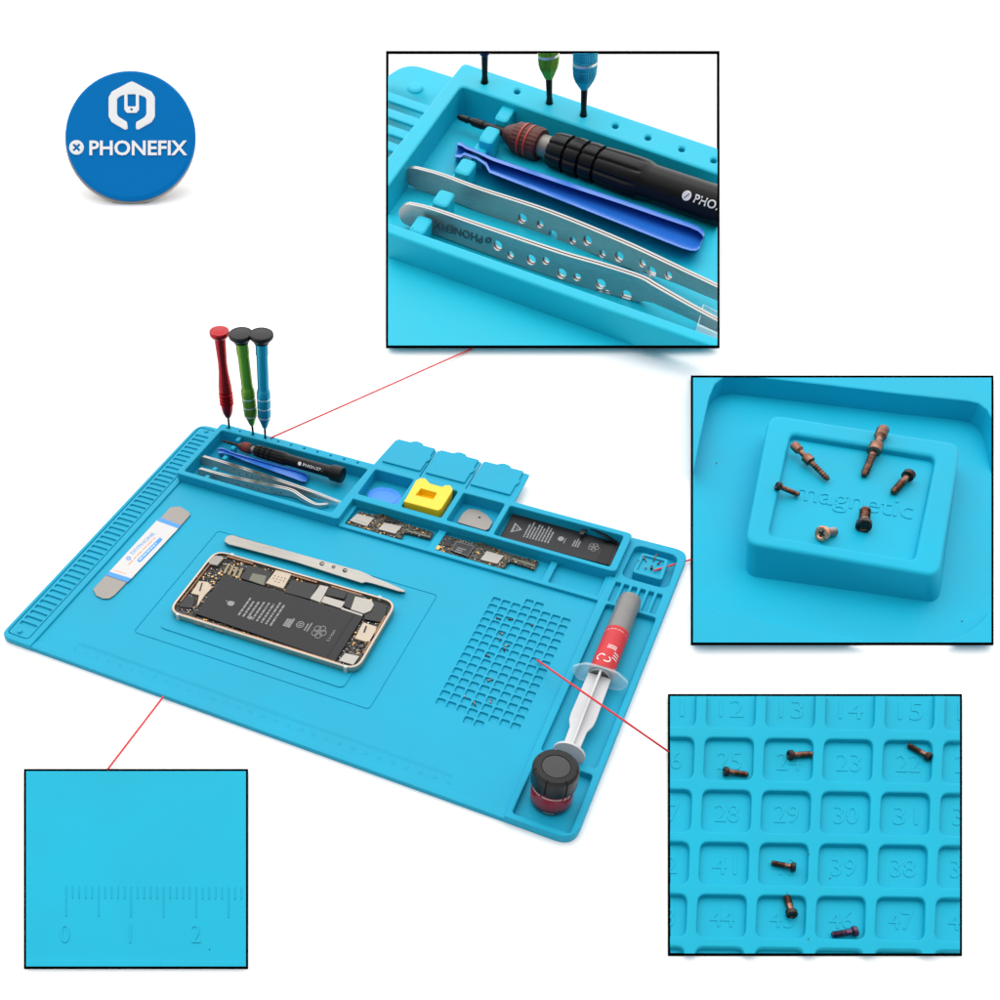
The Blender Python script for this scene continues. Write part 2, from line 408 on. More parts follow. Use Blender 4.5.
# right column: magnet corner, ribs, syringe pit, jar pit
colo = rpoly([(403.2, .0), (450, .0), (450, 297), (404, 296), (404, 245), (400.2, 245), (400.2, 214)], [0, 13, 12, 0, 0, 0, 0], 6)
ribs = [rr(407.2 + i * 6.45, 217.5 if 0 < i < 6 else 217.5, 411.2 + i * 6.45, 240.5, .8, 2) for i in range(6)]
mp = rpoly([(408.6, 247.8), (445.2, 247.8), (443.6, 288.3), (409.5, 288.3)], 7, 6)
sy = rr(407.2, 60.5, 445.2, 214.2, 2.5, 4); jp = rr(407, 4.5, 445.2, 54.5, 2.2, 4)
b = BM(); slab(b, colo, ribs + [mp, sy, jp], .9, ZC, TI, .9, 3); fin('side_column', b, cyan, mt)
b = BM()
slab(b, rr(405, 215, 447.5, 243), [], .9, 3.6)
slab(b, rr(405, 58, 447, 216), [], .9, 2.4); fin('side_column_floor', b, cyan, mt)
padr = rpoly([(415.6, 254.4), (439, 254.4), (438, 279.5), (416.4, 279.5)], 3, 5)
b = BM(); slab(b, padr, [rpoly([(418.5, 258), (435.6, 258), (435.0, 276.6), (419.2, 276.6)], .8, 2)], .9, 8.4, TI, .8, 3)
slab(b, inset(ccw(padr), 1.5), [], 1, 6.9); fin('magnet_pad', b, cyan, mt)
# the three open lids behind the small trays
for i, (x0, x1) in enumerate([(175.8, 218.6), (219.4, 260.6), (261.4, 304.4)]):
    b = BM(); slab(b, rpoly([(x0, 293.2), (x1, 293.2), (x1 - (0 if i < 2 else .5), 335.5), (x0 + (3.5 if i == 0 else 0), 336)], 1.5, 3), [], 9.2, 11.0, TI, .4, 2)
    lid = fin('lid', b, cyan, mt)
    px0 = 181.5 + i * 40.6; px1 = px0 + 35.6
    bump = [(px1, 301.5), (px1, 316), (px1 + 1.6, 318), (px1 + 1.6, 322), (px1, 324), (px1, 336), (px0 + 24, 336), (px0 + 22.5, 338.6), (px0 + 17, 339.6), (px0 + 13.5, 338.2), (px0 + 12, 336), (px0, 336), (px0, 301.5)]
    b = BM(); slab(b, rpoly(bump, 1.2, 3), [], 10.5, 12.6, TI, .6, 3); sub('lid_plug', b, cyan, lid)

# ------------------------------------------------------------------ standing screwdrivers
def driver(px0, py0, px1, py1, label, prof, grip, capm, capprof, rings, ringm, name='precision_screwdriver'):
    B = TM(px0, py0, 9.0); A = TM(px0, py0, 12.5); t = upright(px1, py1, A)
    L_ = (t - A).length; k = L_ / 100; B = A - (t - A).normalized() * 5
    th = thing(name, label, 'screwdriver', A, 'screwdrivers standing in the back rim of the mat')
    ax = (t - A).normalized()
    fin('shaft', lathe(BM(), B, t, [(0, .8), (5, .9), (17, 1.05)], 12), blackm, th)
    h = fin('handle', lathe(BM(), A, t, [(s * k, r) for s, r in prof], 32), grip, th)
    for s in rings:
        if ringm is not grip: fin('ring', lathe(BM(), A, t, [((s - .7) * k, 5.3), ((s - .5) * k, 6.05), ((s + .5) * k, 6.05), ((s + .7) * k, 5.3)], 32), ringm, th)
    fin('cap', lathe(BM(), A, t, [(s * k, r) for s, r in capprof], 40), capm, th)
    return th
rp = [(11, 1.2), (12.5, 2.6), (17, 4.3), (22, 5.2), (25, 5.3)]
s = 25.5
for i in range(4): rp += [(s, 5.3), (s + .5, 6.2), (s + 1.8, 6.2), (s + 2.3, 5.1), (s + 3.2, 5.1)]; s += 3.3
rp += [(40, 5.9), (46, 5.6), (58, 4.3), (68, 3.9), (80, 4.4), (92, 4.9), (94, 5)]
driver(229.3, 428, 219, 329.5, 'red metal screwdriver with a red cap, standing in the back rim of the mat', rp, red_al, red_al,
       [(92, 3.5), (93, 6.5), (95, 8.2), (97, 8.5), (98.6, 8.2), (99, 7.6), (98.7, 6.2), (98.9, 5.8), (99.1, .5)], [], red_al)
gp = [(9, 1.2), (11, 2.4), (17, 4.4), (20, 5.6), (24, 5.9), (41, 5.9), (45, 5.8), (47.5, 5.1), (49, 4.9), (52, 4.9), (80, 4.9), (80.5, 5.3), (92, 5.3)]
bc = [(90.5, 4.5), (91, 6.3), (93, 6.8), (94.5, 8.8), (96, 10.0), (97.5, 10.3), (98.8, 10.0), (99.2, 9.4), (98.8, 9.0), (99.1, 6), (99.2, .5)]
driver(253.2, 434.3, 240.4, 332, 'green screwdriver with silver rings and black cap, between the red and teal ones', gp, green_al, blackp, bc, [20.5, 29.3, 38.0], silver_ring)
driver(265.2, 437.3, 261.2, 332.5, 'teal screwdriver with silver rings and black cap, standing in the mat rim', gp, teal_al, blackp, bc, [21.5, 30.5, 39.5], silver_ring)

# ------------------------------------------------------------------ precision driver lying in the tray
def lying_driver(A, B, u, label, name='precision_screwdriver', clipb=None, fl=True, txt=None, up=ZUP):
    th = thing(name, label, 'screwdriver', A)
    C = (lambda bm: clip(bm, clipb)) if clipb else (lambda bm: bm)
    q = lambda p: [(s * u, r * u) for s, r in p]
    fin('bit', C(lathe(BM(), A, B, q([(0, .5), (1, 1.2), (5, 1.5), (6, 1.5), (6.5, 1.0), (8, 1.4), (9, 1.9), (14, 1.9), (14.5, 1.5), (15, 1.7), (26, 1.9)]), 16, up=up)), blackm, th)
    ck = fin('chuck', C(lathe(BM(), A, B, q([(25.5, 1.8), (26, 3), (29, 4.6), (31, 5.4), (32, 6.2), (43, 6.7), (44.5, 6.2), (45, 3)]), 48, (lambda a, s: 1 + .018 * (1 if int(a * 48 / math.pi / 2 + .5) % 2 else -1) * (s > 31 * u)), up=up)), maroon, th)
    for s in (35.5, 38.8): sub('red_ring', C(lathe(BM(), A, B, q([(s, 6.2), (s + .1, 6.75), (s + 1.0, 6.85), (s + 1.1, 6.2)]), 40, up=up)), redring, ck)
    fin('neck', C(lathe(BM(), A, B, q([(44, 4.0), (44.6, 4.6), (52, 4.6)]), 24, up=up)), steelm, th)
    def flute(a, s):
        return 1 - .085 * max(0, math.cos(a * 9)) ** 3 if s < 94 * u else 1
    pr = [(50, 4), (50.4, 6.6), (53, 7.3)]
    for g in (59, 66.5, 74): pr += [(g - .8, 7.6), (g - .6, 6.3), (g + .6, 6.3), (g + .8, 7.6), (g + 4, 7.8)]
    pr += [(84, 8.0), (90, 8.1), (93, 8.0), (95, 7.8), (98, 7.1), (150, 7.4), (160, 7.6)]
    bd = fin('handle', C(lathe(BM(), A, B, q(pr), 108, flute, up=up)), blackp, th, 25)
    fin('end_cap', C(lathe(BM(), A, B, q([(158, 7.5), (159, 9.6), (161, 10), (172, 10), (173.5, 9.4), (174, 8), (174, .5)]), 40, up=up)), blackp, th)
    return th, bd
A = TM(221.5, 440.5, 9); Bp = TM(343, 475.5, 12)
LD = (Bp - A).length
th, bd = lying_driver(A, Bp, LD / 174, 'black precision screwdriver with maroon chuck lying in the long tool tray')
_, fx, fy, fz = frame(A, Bp)
def Tcyl(s0, rr_, ang0, A=A, fx=fx, fy=fy, fz=fz, sgn=1):
    return lambda x, y, h: A + fz * (s0 + x) + (fx * math.cos(ang0 + sgn * y / rr_) + fy * math.sin(ang0 + sgn * y / rr_)) * (rr_ + h)
u_ = LD / 174
view = (CAM - A).normalized(); a0 = math.atan2(view.dot(fy), view.dot(fx))
b = BM(); text(b, 'PHONEFIX', (0, -1.2), (22 * u_ / .7, -1.2), (0, 2.4), Tcyl(122 * u_, 7.3 * u_, a0 + .1, sgn=-1), .02, .08, .02)
slab(b, ell(-3.2, 0, 1.7), [], .02, .08, Tcyl(122 * u_, 7.3 * u_, a0 + .1, sgn=-1)); sub('lettering', b, printw2, bd)

# blue opening bar in the tray
def loft(bm, pts, prof_fn, T):
    """sweep: pts (px,py,halfwidth_px,h0,h1)"""
    rings = []
    for i, (x, y, w, h0, h1) in enumerate(pts):
        a = Vector(pts[max(i - 1, 0)][:2]); c = Vector(pts[min(i + 1, len(pts) - 1)][:2]); d = (c - a).normalized(); nrm = Vector((-d.y, d.x))
        sec = prof_fn(w, h0, h1)
        rings.append([bm.verts.new(T(x + nrm.x * q, y + nrm.y * q, h)) for q, h in sec])
    n = len(rings[0])
    for p, q in zip(rings, rings[1:]):
        for i in range(n): bm.faces.new((p[i], p[(i + 1) % n], q[(i + 1) % n], q[i]))
    bm.faces.new(rings[0]); bm.faces.new(list(reversed(rings[-1]))); return bm
def ibeam(e):
    return lambda w, h0, h1: [(-w, h0), (w, h0), (w, h1 - e * .2), (w - e * .2, h1), (w - e, h1), (w - e * 1.1, h1 - e * 1.2), (-w + e * 1.1, h1 - e * 1.2), (-w + e, h1), (-w + e * .2, h1), (-w, h1 - e * .2)]
b = BM(); loft(b, [(218.3, 450.5, 2.9, 3, 10), (222, 450.5, 2.9, 5, 10), (224, 451, 2.6, 6, 10), (231, 453.3, 1.8, 6, 9), (243, 457.5, 2.6, 5, 9.5), (270, 466.3, 3.6, 4, 9.5), (296, 474.5, 4.6, 3, 8.5), (303, 477.2, 4.6, 3, 7.5), (307.5, 478.8, 3.2, 3, 6)], ibeam(1.2), TM)
o = fin('opening_bar', b, bluep, None, base=TM(260, 462, 3)); tagp(o, 'dark blue plastic opening bar lying in the tool tray of the big mat', 'pry bar')

# tweezers standing on edge
def smooth_path(P, n=6):
    out = []
    for i in range(len(P) - 1):
        p0, p1, p2, p3 = P[max(i - 1, 0)], P[i], P[i + 1], P[min(i + 2, len(P) - 1)]
        for k in range(n):
            t = k / n; out.append(.5 * ((2 * p1) + (-p0 + p2) * t + (2 * p0 - 5 * p1 + 4 * p2 - p3) * t * t + (-p0 + 3 * p1 - 3 * p2 + p3) * t ** 3))
    return out + [P[-1]]
def tweezers(th, path, hts, T, up, u, gap, thick, holes, C=lambda b: b, m=steelr, mt_=chrome, notch=None):
    """path: picture points of the top edge; hts: blade height at each (mm/u units)"""
    P = smooth_path([T(x, y, h) for x, y, h in path], 5); H = []
    for i in range(len(hts) - 1): H += [hts[i] + (hts[i + 1] - hts[i]) * k / 5 for k in range(5)]
    H.append(hts[-1])
    D = [0]
    for a, b_ in zip(P, P[1:]): D.append(D[-1] + (b_ - a).length)
    def at(s):
        s = max(0, min(D[-1], s)); i = max(k for k in range(len(D)) if D[k] <= s + 1e-9); i = min(i, len(P) - 2)
        t = (s - D[i]) / (D[i + 1] - D[i]); p = P[i].lerp(P[i + 1], t); tg = (P[min(i + 1, len(P) - 1)] - P[max(i - 0, 0)]).normalized()
        return p, up.cross(tg).normalized(), H[i] + (H[i + 1] - H[i]) * t
    top = [(d, 0) for d in D[1:]]; bot = [(d, -h) for d, h in zip(D, H)]
    r0 = H[0] / 2; arc = [(r0 - r0 * math.sin(a), -r0 - r0 * math.cos(a)) for a in [math.pi * k / 8 for k in range(0, 9)]]
    top = [q for q in top if q[0] > r0]; bot = [q for q in bot if q[0] > r0]
    outline = bot[::-1] + arc + top
    hmax = D[-1]
    for k, sgn in enumerate((-1, 1)):
        def Tt(x, y, w, sgn=sgn):
            p, lat, h = at(x); e = min(1, max(0, (x / hmax))) ; g = gap * math.sin(math.pi * min(1, e * 1.02)) ** .7 if e < .98 else 0
            return p + up * y + lat * (sgn * (g / 2 + .04 * u) + (w if sgn > 0 else -w) )
        hl = [ell(s_, -y_, r_, n=14) for s_, y_, r_ in holes] 
        bm = BM(); slab(bm, outline, hl, 0, thick, Tt)
        arm = fin('arm', C(bm), m, th)
        bm = BM(); slab(bm, [(d, .22 * u) for d in D if d > r0 * .7] + [(d, .0) for d in reversed(D) if d > r0 * .7], [], 0, thick, Tt)
        sub('polished_edge', C(bm), mt_, arm)
    return P, D
def hole_set(L_, H, n0=.30, n1=.68, rr0=.12):
    return [(L_ * (n0 + (n1 - n0) * t), H * v, H * rr0 * q) for t, v, q in [(0, .45, 1.1), (.13, .62, .8), (.30, .5, 1.1), (.42, .52, .85), (.55, .62, .8), (.66, .42, 1.2), (.82, .38, .8), (.9, .66, .8), (1, .55, .95)]]
for pth, hts, lab in [([(200, 455.2, 10), (228, 463.5, 10), (262, 474.5, 10), (295, 485.5, 9.5), (318, 493.5, 8), (338, 501.5, 6)], [9, 9, 9, 8, 4.5, 1.4], 'straight steel tweezers on edge in the tool tray, with a clear tip cover'),
                      ([(197, 467.4, 10), (226, 475.5, 10), (262, 483.5, 10), (290, 489.5, 9), (302, 496.5, 7), (316, 504, 5.5), (329, 503.3, 4.5)], [9, 9, 8.5, 6.5, 4, 2.6, 1.2], 'bent steel tweezers on edge against the front wall of the tool tray')]:
    th = thing('tweezers', lab, 'tweezers', TM(pth[0][0], pth[0][1], 2))
    tweezers(th, pth, hts, TM, ZUP, 1, 1.0, 1.1, hole_set(118, 9))
    if 'straight' in lab:
        b = BM(); tube(b, [TM(x, y, h) for x, y, h in [(316, 493.5, 7.2), (330, 499, 6.4), (343, 504, 5)]], 1.9, 10); fin('tip_cover', b, clearp, th)

# ------------------------------------------------------------------ small trays
b = BM(); slab(b, ell(198.3, 268.5, 15.2, 12.6, 40), [], 1.4, 2.8, TI, .6, 3)
b2 = b; slab(b2, ell(198.3, 268.5, 12.4, 10, 32), [ell(198.3, 268.5, 10.8, 8.6, 32)], 2.5, 3.1, TI, .25, 2)
o = fin('suction_disc', b2, bluec, None, base=(198, 262, 1.4)); tagp(o, 'round light blue opening pick in the small tray left of the yellow block', 'opening pick')
yt = thing('magnetizer_block', 'chunky yellow block with a square hole in the middle small tray', 'magnetizer', TM(430, 505, 1))
yo = Z([(198, 478), (210, 462), (272, 352), (300, 340), (325, 342), (352, 372), (425, 392), (440, 383), (470, 382), (487, 402), (484, 418), (420, 520), (400, 532)], 370, 420, 5.882)
yh = Z([(300, 402), (393, 428), (370, 466), (268, 440)], 370, 420, 5.882)
b = BM(); slab(b, rpoly(yo, .8, 2), [yh], 2, 15, TM, .45, 3, bu=.9); ybody = fin('body', b, yellow, yt)
b = BM(); slab(b, Z([(290, 390), (405, 420), (380, 476), (255, 446)], 370, 420, 5.882), [], 4, 9, TM); fin('hole_floor', b, yellow, yt)
b = BM()
slab(b, rpoly(Z([(512, 600), (545, 548), (580, 522), (640, 528), (690, 560), (722, 598), (700, 640), (680, 648), (650, 640)], 370, 420, 5.882), 1.6, 4), [ell(479.5, 517.3, 1.2, .8, 12)], 3.2, 3.7, TM, .15, 1)
o = fin('metal_pick', b, steelm, None, base=TM(475, 520, 2.2)); tagp(o, 'thin grey steel pick in the small tray right of the yellow block', 'opening pick')

# battery in its tray
bt = thing('phone_battery', 'flat black phone battery with white printing, lying in the right hand tray', 'battery', TM(560, 540, 1))
bq = Z([(65, 262), (602, 418), (556, 528), (-2, 388)], 500, 460, 5)
b = BM(); slab(b, rpoly(bq, 1.2, 3), [], 1.1, 4.6, TM, .5, 2); cellb = fin('cell', b, batt, bt)
b = BM(); box(b, TM(606, 553, 4.8), (TM(620, 543, 4.8) - TM(611, 565, 4.8)) * .48, (TM(611, 553, 4.8) - TM(600, 550, 4.8)) * .5, Vector((0, 0, .5))); fin('end_strip', b, blackp, bt)
def ribbon(bm, pts, w, t=.3):
    rings = []
    for i, p in enumerate(pts):
        d = (pts[min(i + 1, len(pts) - 1)] - pts[max(i - 1, 0)]).normalized(); lat = d.cross(ZUP).normalized(); nn = lat.cross(d)
        rings.append([bm.verts.new(p + lat * w * a + nn * t * c) for a, c in ((-1, -1), (1, -1), (1, 1), (-1, 1))])
    for p, q in zip(rings, rings[1:]):
        for i in range(4): bm.faces.new((p[i], p[(i + 1) % 4], q[(i + 1) % 4], q[i]))
    bm.faces.new(rings[0]); bm.faces.new(rings[-1][::-1])
b = BM(); ribbon(b, [TM(617, 543, 5.5), TM(606, 536, 9), TM(596, 530, 10.5), TM(588, 527, 10), TM(584, 529.5, 8), TM(581, 533, 6.5)], 1.5); fin('flex_cable', b, blackp, bt)
b = BM(); box(b, TM(583.5, 532, 8), (TM(586, 528, 8) - TM(581, 534, 8)) * .5, (TM(588, 533, 8) - TM(583, 532, 8)) * .4, Vector((0, 0, .8))); fin('connector', b, chip, bt)
bp0 = Vector((500, 537)); bau = (Vector((611, 565.5)) - bp0) / 100; bav = (Vector((513, 512.5)) - bp0) / 100
def Tb(x, y, h): q = bp0 + bau * x + bav * y; return TM(q.x, q.y, h)
b = BM(); HB = 4.62
slab(b, [(6, 26), (6, 66), (14.5, 46)], [[(7.6, 34), (7.6, 58), (12.3, 46)]], HB, HB + .06, Tb); slab(b, rr(8.5, 45, 10.8, 47.5), [], HB, HB + .06, Tb)
strokes(b, (18, 22), (0, 62), (1, 0), 9, 2.7, Tb, HB, R, 1, .5)
slab(b, ring2(49, 50, (2.6, 0), (0, 9), 1), [], HB, HB + .06, Tb); strokes(b, (52.5, 36), (0, 26), (1, 0), 1, 1.2, Tb, HB, R, 1, .7)
strokes(b, (60.5, 34), (0, 34), (1, 0), 3, 2.2, Tb, HB, R, 1, .6)
for a in range(5):
    cx, cy = 78.5 + 2.6 * math.cos(a * 1.257), 50 + 8.5 * math.sin(a * 1.257)
    slab(b, ring2(cx, cy, (2.2, 0), (0, 7.2), 1, 14), [ring2(cx, cy, (1.75, 0), (0, 5.7), 1, 14)], HB, HB + .06, Tb)
text(b, 'Li-ion', (87.5, 35), (87.5, 63), (-2.4, 0), Tb, HB, HB + .06)
sub('printing', b, printw, cellb)

# circuit boards
def scatter(th, poly, n, h, T, ax, ay, rng, sz=(.5, 1.4), avoid=(), kinds=((chip, .5, 'chips'), (gold, .18, 'gold_contacts'), (tin, .22, 'solder_points'), (shieldg, .1, 'small_shields'))):
    xs = [q[0] for q in poly]; ys = [q[1] for q in poly]; bms = [BM() for _ in kinds]
    ax = Vector(ax).normalized(); ay = Vector(ay).normalized()
    k = 0; tries = 0
    while k < n and tries < n * 20:
        tries += 1
        x = rng.uniform(min(xs), max(xs)); y = rng.uniform(min(ys), max(ys))
        if not inside(x, y, poly) or any(inside(x, y, a) for a in avoid): continue
        k += 1; a = rng.uniform(*sz); c = rng.uniform(*sz) * .7; t = rng.random(); i = 0
        for j, (_, w, _n) in enumerate(kinds):
            if t < w: i = j; break
            t -= w
        if i == 2: a *= .55; c *= .6
        slab(bms[i], [(x + ax.x * p * a + ay.x * q * c, y + ax.y * p * a + ay.y * q * c) for p, q in ((-.5, -.5), (.5, -.5), (.5, .5), (-.5, .5))], [], h - .3, h + rng.uniform(.25, .8), T)
    for (m_, w, nm), bm in zip(kinds, bms):
        if len(bm.verts): fin(nm, bm, m_, th)
        else: bm.free()
def board(label, out, base, pieces, n, k, o):
    th = thing('circuit_board', label, 'circuit board', TM(base[0], base[1], 2), 'phone circuit boards in the long low tray')
    P = Z(out, *o, k); b = BM(); slab(b, P, [], 2.2, 4.4, TM); fin('board', b, pcb, th)
    av = []
    for nm, pts, m_, h in pieces:
        q = Z(pts, *o, k); av.append(q); b = BM(); slab(b, rpoly(q, .25, 2), [], 4.3, h, TM, .12, 1); fin(nm, b, m_, th)
    scatter(th, P, n, 4.4, TM, (1, .28), (-.6, 1), R, (.7, 2.0), av)
    return th
bA = board('circuit board with a silver card reader at its left end in the low tray', [(135, 445), (165, 425), (245, 345), (380, 378), (430, 368), (640, 450), (862, 518), (835, 572), (622, 518), (585, 572), (330, 505)], (390, 530),
      [('card_reader', [(162, 420), (228, 362), (368, 398), (308, 468)], shield, 5.9), ('main_shield', [(402, 492), (450, 438), (602, 468), (542, 530)], shield, 5.6),
       ('rear_chip', [(470, 395), (560, 418), (545, 440), (450, 420)], chip, 5.4), ('edge_connector', [(650, 500), (840, 550), (835, 565), (640, 512)], shieldg, 5.2)], 170, 8.333, (330, 470))
b = BM()
for i in range(6):
    x, y = 355.5 + i * 2.1, 520.2 + i * .62; slab(b, ell(x, y, .45, .35, 8), [], 5.9, 5.97, TM)
fin('reader_slots', b, chip, bA)
bB = board('circuit board with a large black chip outlined in white in the low tray', [(38, 335), (120, 208), (375, 275), (420, 272), (660, 360), (908, 430), (872, 492), (665, 428), (605, 490), (330, 410), (165, 365)], (490, 560),
      [('main_chip', [(170, 335), (222, 258), (372, 300), (318, 388)], chip, 5.9), ('main_shield', [(420, 412), (472, 340), (618, 382), (560, 448)], shield, 5.6),
       ('side_chip', [(110, 290), (140, 235), (190, 250), (165, 305)], chip, 5.2), ('battery_contact', [(40, 322), (62, 292), (92, 300), (72, 332)], gold, 6.0), ('edge_connector', [(690, 395), (880, 455), (872, 475), (680, 412)], shieldg, 5.0)], 190, 8.333, (430, 510))
b = BM()
q = Z([(170, 335), (222, 258), (372, 300), (318, 388)], 430, 510, 8.333); q1 = inset(ccw(q), .35); q2 = inset(ccw(q), .7)
slab(b, q1, [q2], 5.9, 5.96, TM)
for j in range(5):
    slab(b, ell(460.8 + j * 2.7, 540.7 + j * .8, .7, .6, 8), [], 4.6, 5.6, TM)
strokes(b, (457.5, 547), (8.5, 2.4), (-1.2, 1.9), 3, 1.0, TM, 5.92, R, 1, .5)
fin('markings', b, printw, bB)

# ------------------------------------------------------------------ steel pry blade with label
pt = thing('pry_blade', 'flat steel pry blade with white and blue label on the left of the mat', 'pry tool', TM(140, 555, 3.5))
out = [(93, 589), (96, 595.5), (103, 598.5), (109, 598.5), (114.5, 595), (127, 582), (179.5, 527), (190, 515), (189.5, 512), (180, 506.3), (170.5, 507), (163, 515), (153, 526.5), (106, 575)]
b = BM(); slab(b, rpoly(out, .8, 2), [], 3.9, 4.7, TM, .25, 2); bl = fin('blade', b, steelm, pt)
def quad(bm, pts, h0, h1, T=TM): return slab(bm, pts, [], h0, h1, T)
lb = fin('label', quad(BM(), [(157.5, 519.5), (179.8, 526.7), (130.3, 579.6), (108.4, 572.6)], 4.6, 4.9), labelw, pt)
b = BM(); quad(b, [(159.8, 517.3), (181, 525.2), (178, 528.4), (156.8, 520.6)], 4.6, 4.98); sub('blue_band', b, labelb, lb); b = BM(); quad(b, [(109.3, 571.5), (131.3, 578.4), (127.6, 582.2), (106, 575)], 4.6, 4.98); sub('blue_band', b, labelb, lb)
b = BM(); text(b, 'DIYPHONE', (133.2, 554.2), (155.4, 533.6), (-3.4, -1.3), TM, 4.9, 4.96, .01)
slab(b, ell(128.6, 558.3, 2.4, 2.1, 16), [ell(128.6, 558.3, 1.3, 1.1, 12)], 4.9, 4.96, TM); slab(b, ell(128.6, 558.3, .6, .5, 8), [], 4.9, 4.96, TM); sub('label_lettering', b, labelt, lb)
b = BM(); strokes(b, (129, 565), (34, -35), (-.7, -.3), 1, 2.2, TM, 4.9, R, 1, .8, .06); strokes(b, (114, 569.5), (14, 4.6), (0, 1), 1, 1.2, TM, 4.9, R, 1, .8, .06); sub('orange_print', b, labelo, lb)
b = BM(); slab(b, rpoly([(137, 560), (159.5, 537.5), (162.3, 538.5), (161.8, 540.6), (140.5, 562), (138, 562)], 1, 3), [], 4.88, 4.95, TM); sub('blue_bar', b, labelb, lb)
b = BM(); strokes(b, (139.6, 560.3), (21, -21), (-.4, -.2), 1, 2, TM, 4.95, R, 1, .9, .04); sub('bar_print', b, printw2, lb)

# ------------------------------------------------------------------ flat tweezers behind the phone
tw = thing('tweezers', 'straight steel tweezers lying flat behind the open phone', 'tweezers', TM(300, 560, 3.5))
o2 = (150, 530); k2 = 3.7037
flat = Z([(275, 42), (282, 25), (302, 18), (560, 90), (775, 150), (800, 160), (832, 176), (880, 194), (945, 223), (943, 230), (920, 226), (860, 208), (826, 198), (800, 192), (785, 196), (540, 118), (330, 62), (290, 52)], *o2, k2)
hl = [ell(*Z([(c)], *o2, k2)[0], 2.4 if i != 1 else 1.9, 2.0 if i != 1 else 1.5, 14) for i, c in enumerate([(637, 125), (680, 137), (722, 150)])]
b = BM(); slab(b, rpoly(flat, .7, 2), hl, 6.9, 7.9, TM, .2, 1); fin('arm', b, steel, tw)
b = BM(); slab(b, rpoly([(x + .3, y + .2) for x, y in flat], .7, 2), [], 4.1, 5.2, TM, .2, 1); fin('arm', b, steel, tw)
b = BM(); slab(b, rpoly(Z([(275, 42), (282, 25), (302, 18), (330, 26), (318, 58), (290, 52)], *o2, k2), .5, 2), [], 5.1, 7.0, TM); fin('joint', b, steel, tw)

# ------------------------------------------------------------------ the open phone
ph = thing('opened_phone', 'opened smartphone with rose gold frame, its battery and boards bare, on the mat', 'smartphone', (180, 105, 4))
PA = .022; ca, sa = math.cos(PA), math.sin(PA); W_, H_ = 158.9, 77.3
def TP(u, v, h): return Vector((106.06 + u * ca - v * sa, 69.4 + u * sa + v * ca, h))
fr = rr(0, 0, W_, H_, 12, 8); fi = rr(1.8, 1.8, W_ - 1.8, H_ - 1.8, 10.5, 8)
b = BM()
mid = [inset(ccw(fr), d) for d in (1.3, .4, 0, 0, .4, 1.2)]; hh = [4.0, 4.6, 5.6, 8.8, 9.6, 9.9]
lay = [[b.verts.new(TP(x, y, h)) for x, y in q] for q, h in zip(mid, hh)] + [[b.verts.new(TP(x, y, h)) for x, y in inset(ccw(fr), 2.0)] for h in (9.7, 6.5)]
for p, q in zip(lay, lay[1:]):
    for i in range(len(p)): b.faces.new((p[i], p[(i + 1) % len(p)], q[(i + 1) % len(p)], q[i]))
b.faces.new(lay[0]); b.faces.new(lay[-1])
pf = fin('frame', b, rose, ph)
b = BM(); slab(b, rr(2.0, 2.0, W_ - 2.0, H_ - 2.0, 10, 6), [], 6.4, 7.1, TP); fin('inner_plate', b, mat('dark_inner_plate', (.03, .027, .024), .45, .2, noise=.6, nscale=700), ph)
for u0, u1, v0, v1 in [(3.5, 4.6, 14, 72), (12, 36, H_ - 4.3, H_ - 2.5), (60, 92, H_ - 4.3, H_ - 2.5), (104, 130, H_ - 4.3, H_ - 2.5), (14, 140, 2.5, 3.4), (W_ - 4.0, W_ - 2.6, 18, 60)]:
    b = BM(); slab(b, rr(u0, v0, u1, v1), [], 7, 9.0, TP); fin('copper_lining', b, copper, ph)
for u, v in [(9.5, -.02), (W_ - 9.5, -.02), (15.5, H_ + .02), (W_ - 15, H_ + .02)]:
    b = BM(); box(b, TP(u, v + (.9 if v < 1 else -.9), 7), Vector((1.3, 0, 0)), Vector((0, 1.2, 0)), Vector((0, 0, 2.95))); sub('antenna_line', b, antenna, pf)
b = BM()
for u0 in (25, 33, 42): slab(b, rr(u0, -.5, u0 + (5 if u0 < 30 else 7), .5, .3, 2), [], 6, 7.6, TP)
sub('side_buttons', b, rose, pf)
R3 = lambda p: Z(p, 160, 530, 7.692); R4 = lambda p: Z(p, 270, 560, 7.692)
bq = [(223.9, 574.6), (363.3, 616.3), (335.2, 661), (195.2, 613.4)]
b = BM(); slab(b, rpoly(bq, 1.0, 3), [], 6.8, 9.2, TM, .4, 2); pb = fin('battery', b, batt, ph)
bp0 = Vector(bq[3]); bau2 = (Vector(bq[2]) - bp0) / 100; bav2 = (Vector(bq[0]) - bp0) / 100; hc = Vector(bq[1]) - Vector(bq[0]) - (Vector(bq[2]) - bp0)
def Tq(x, y, h): q = bp0 + bau2 * x + bav2 * y + hc * (x * y / 1e4); return TM(q.x, q.y, h)
b = BM(); HB = 9.22
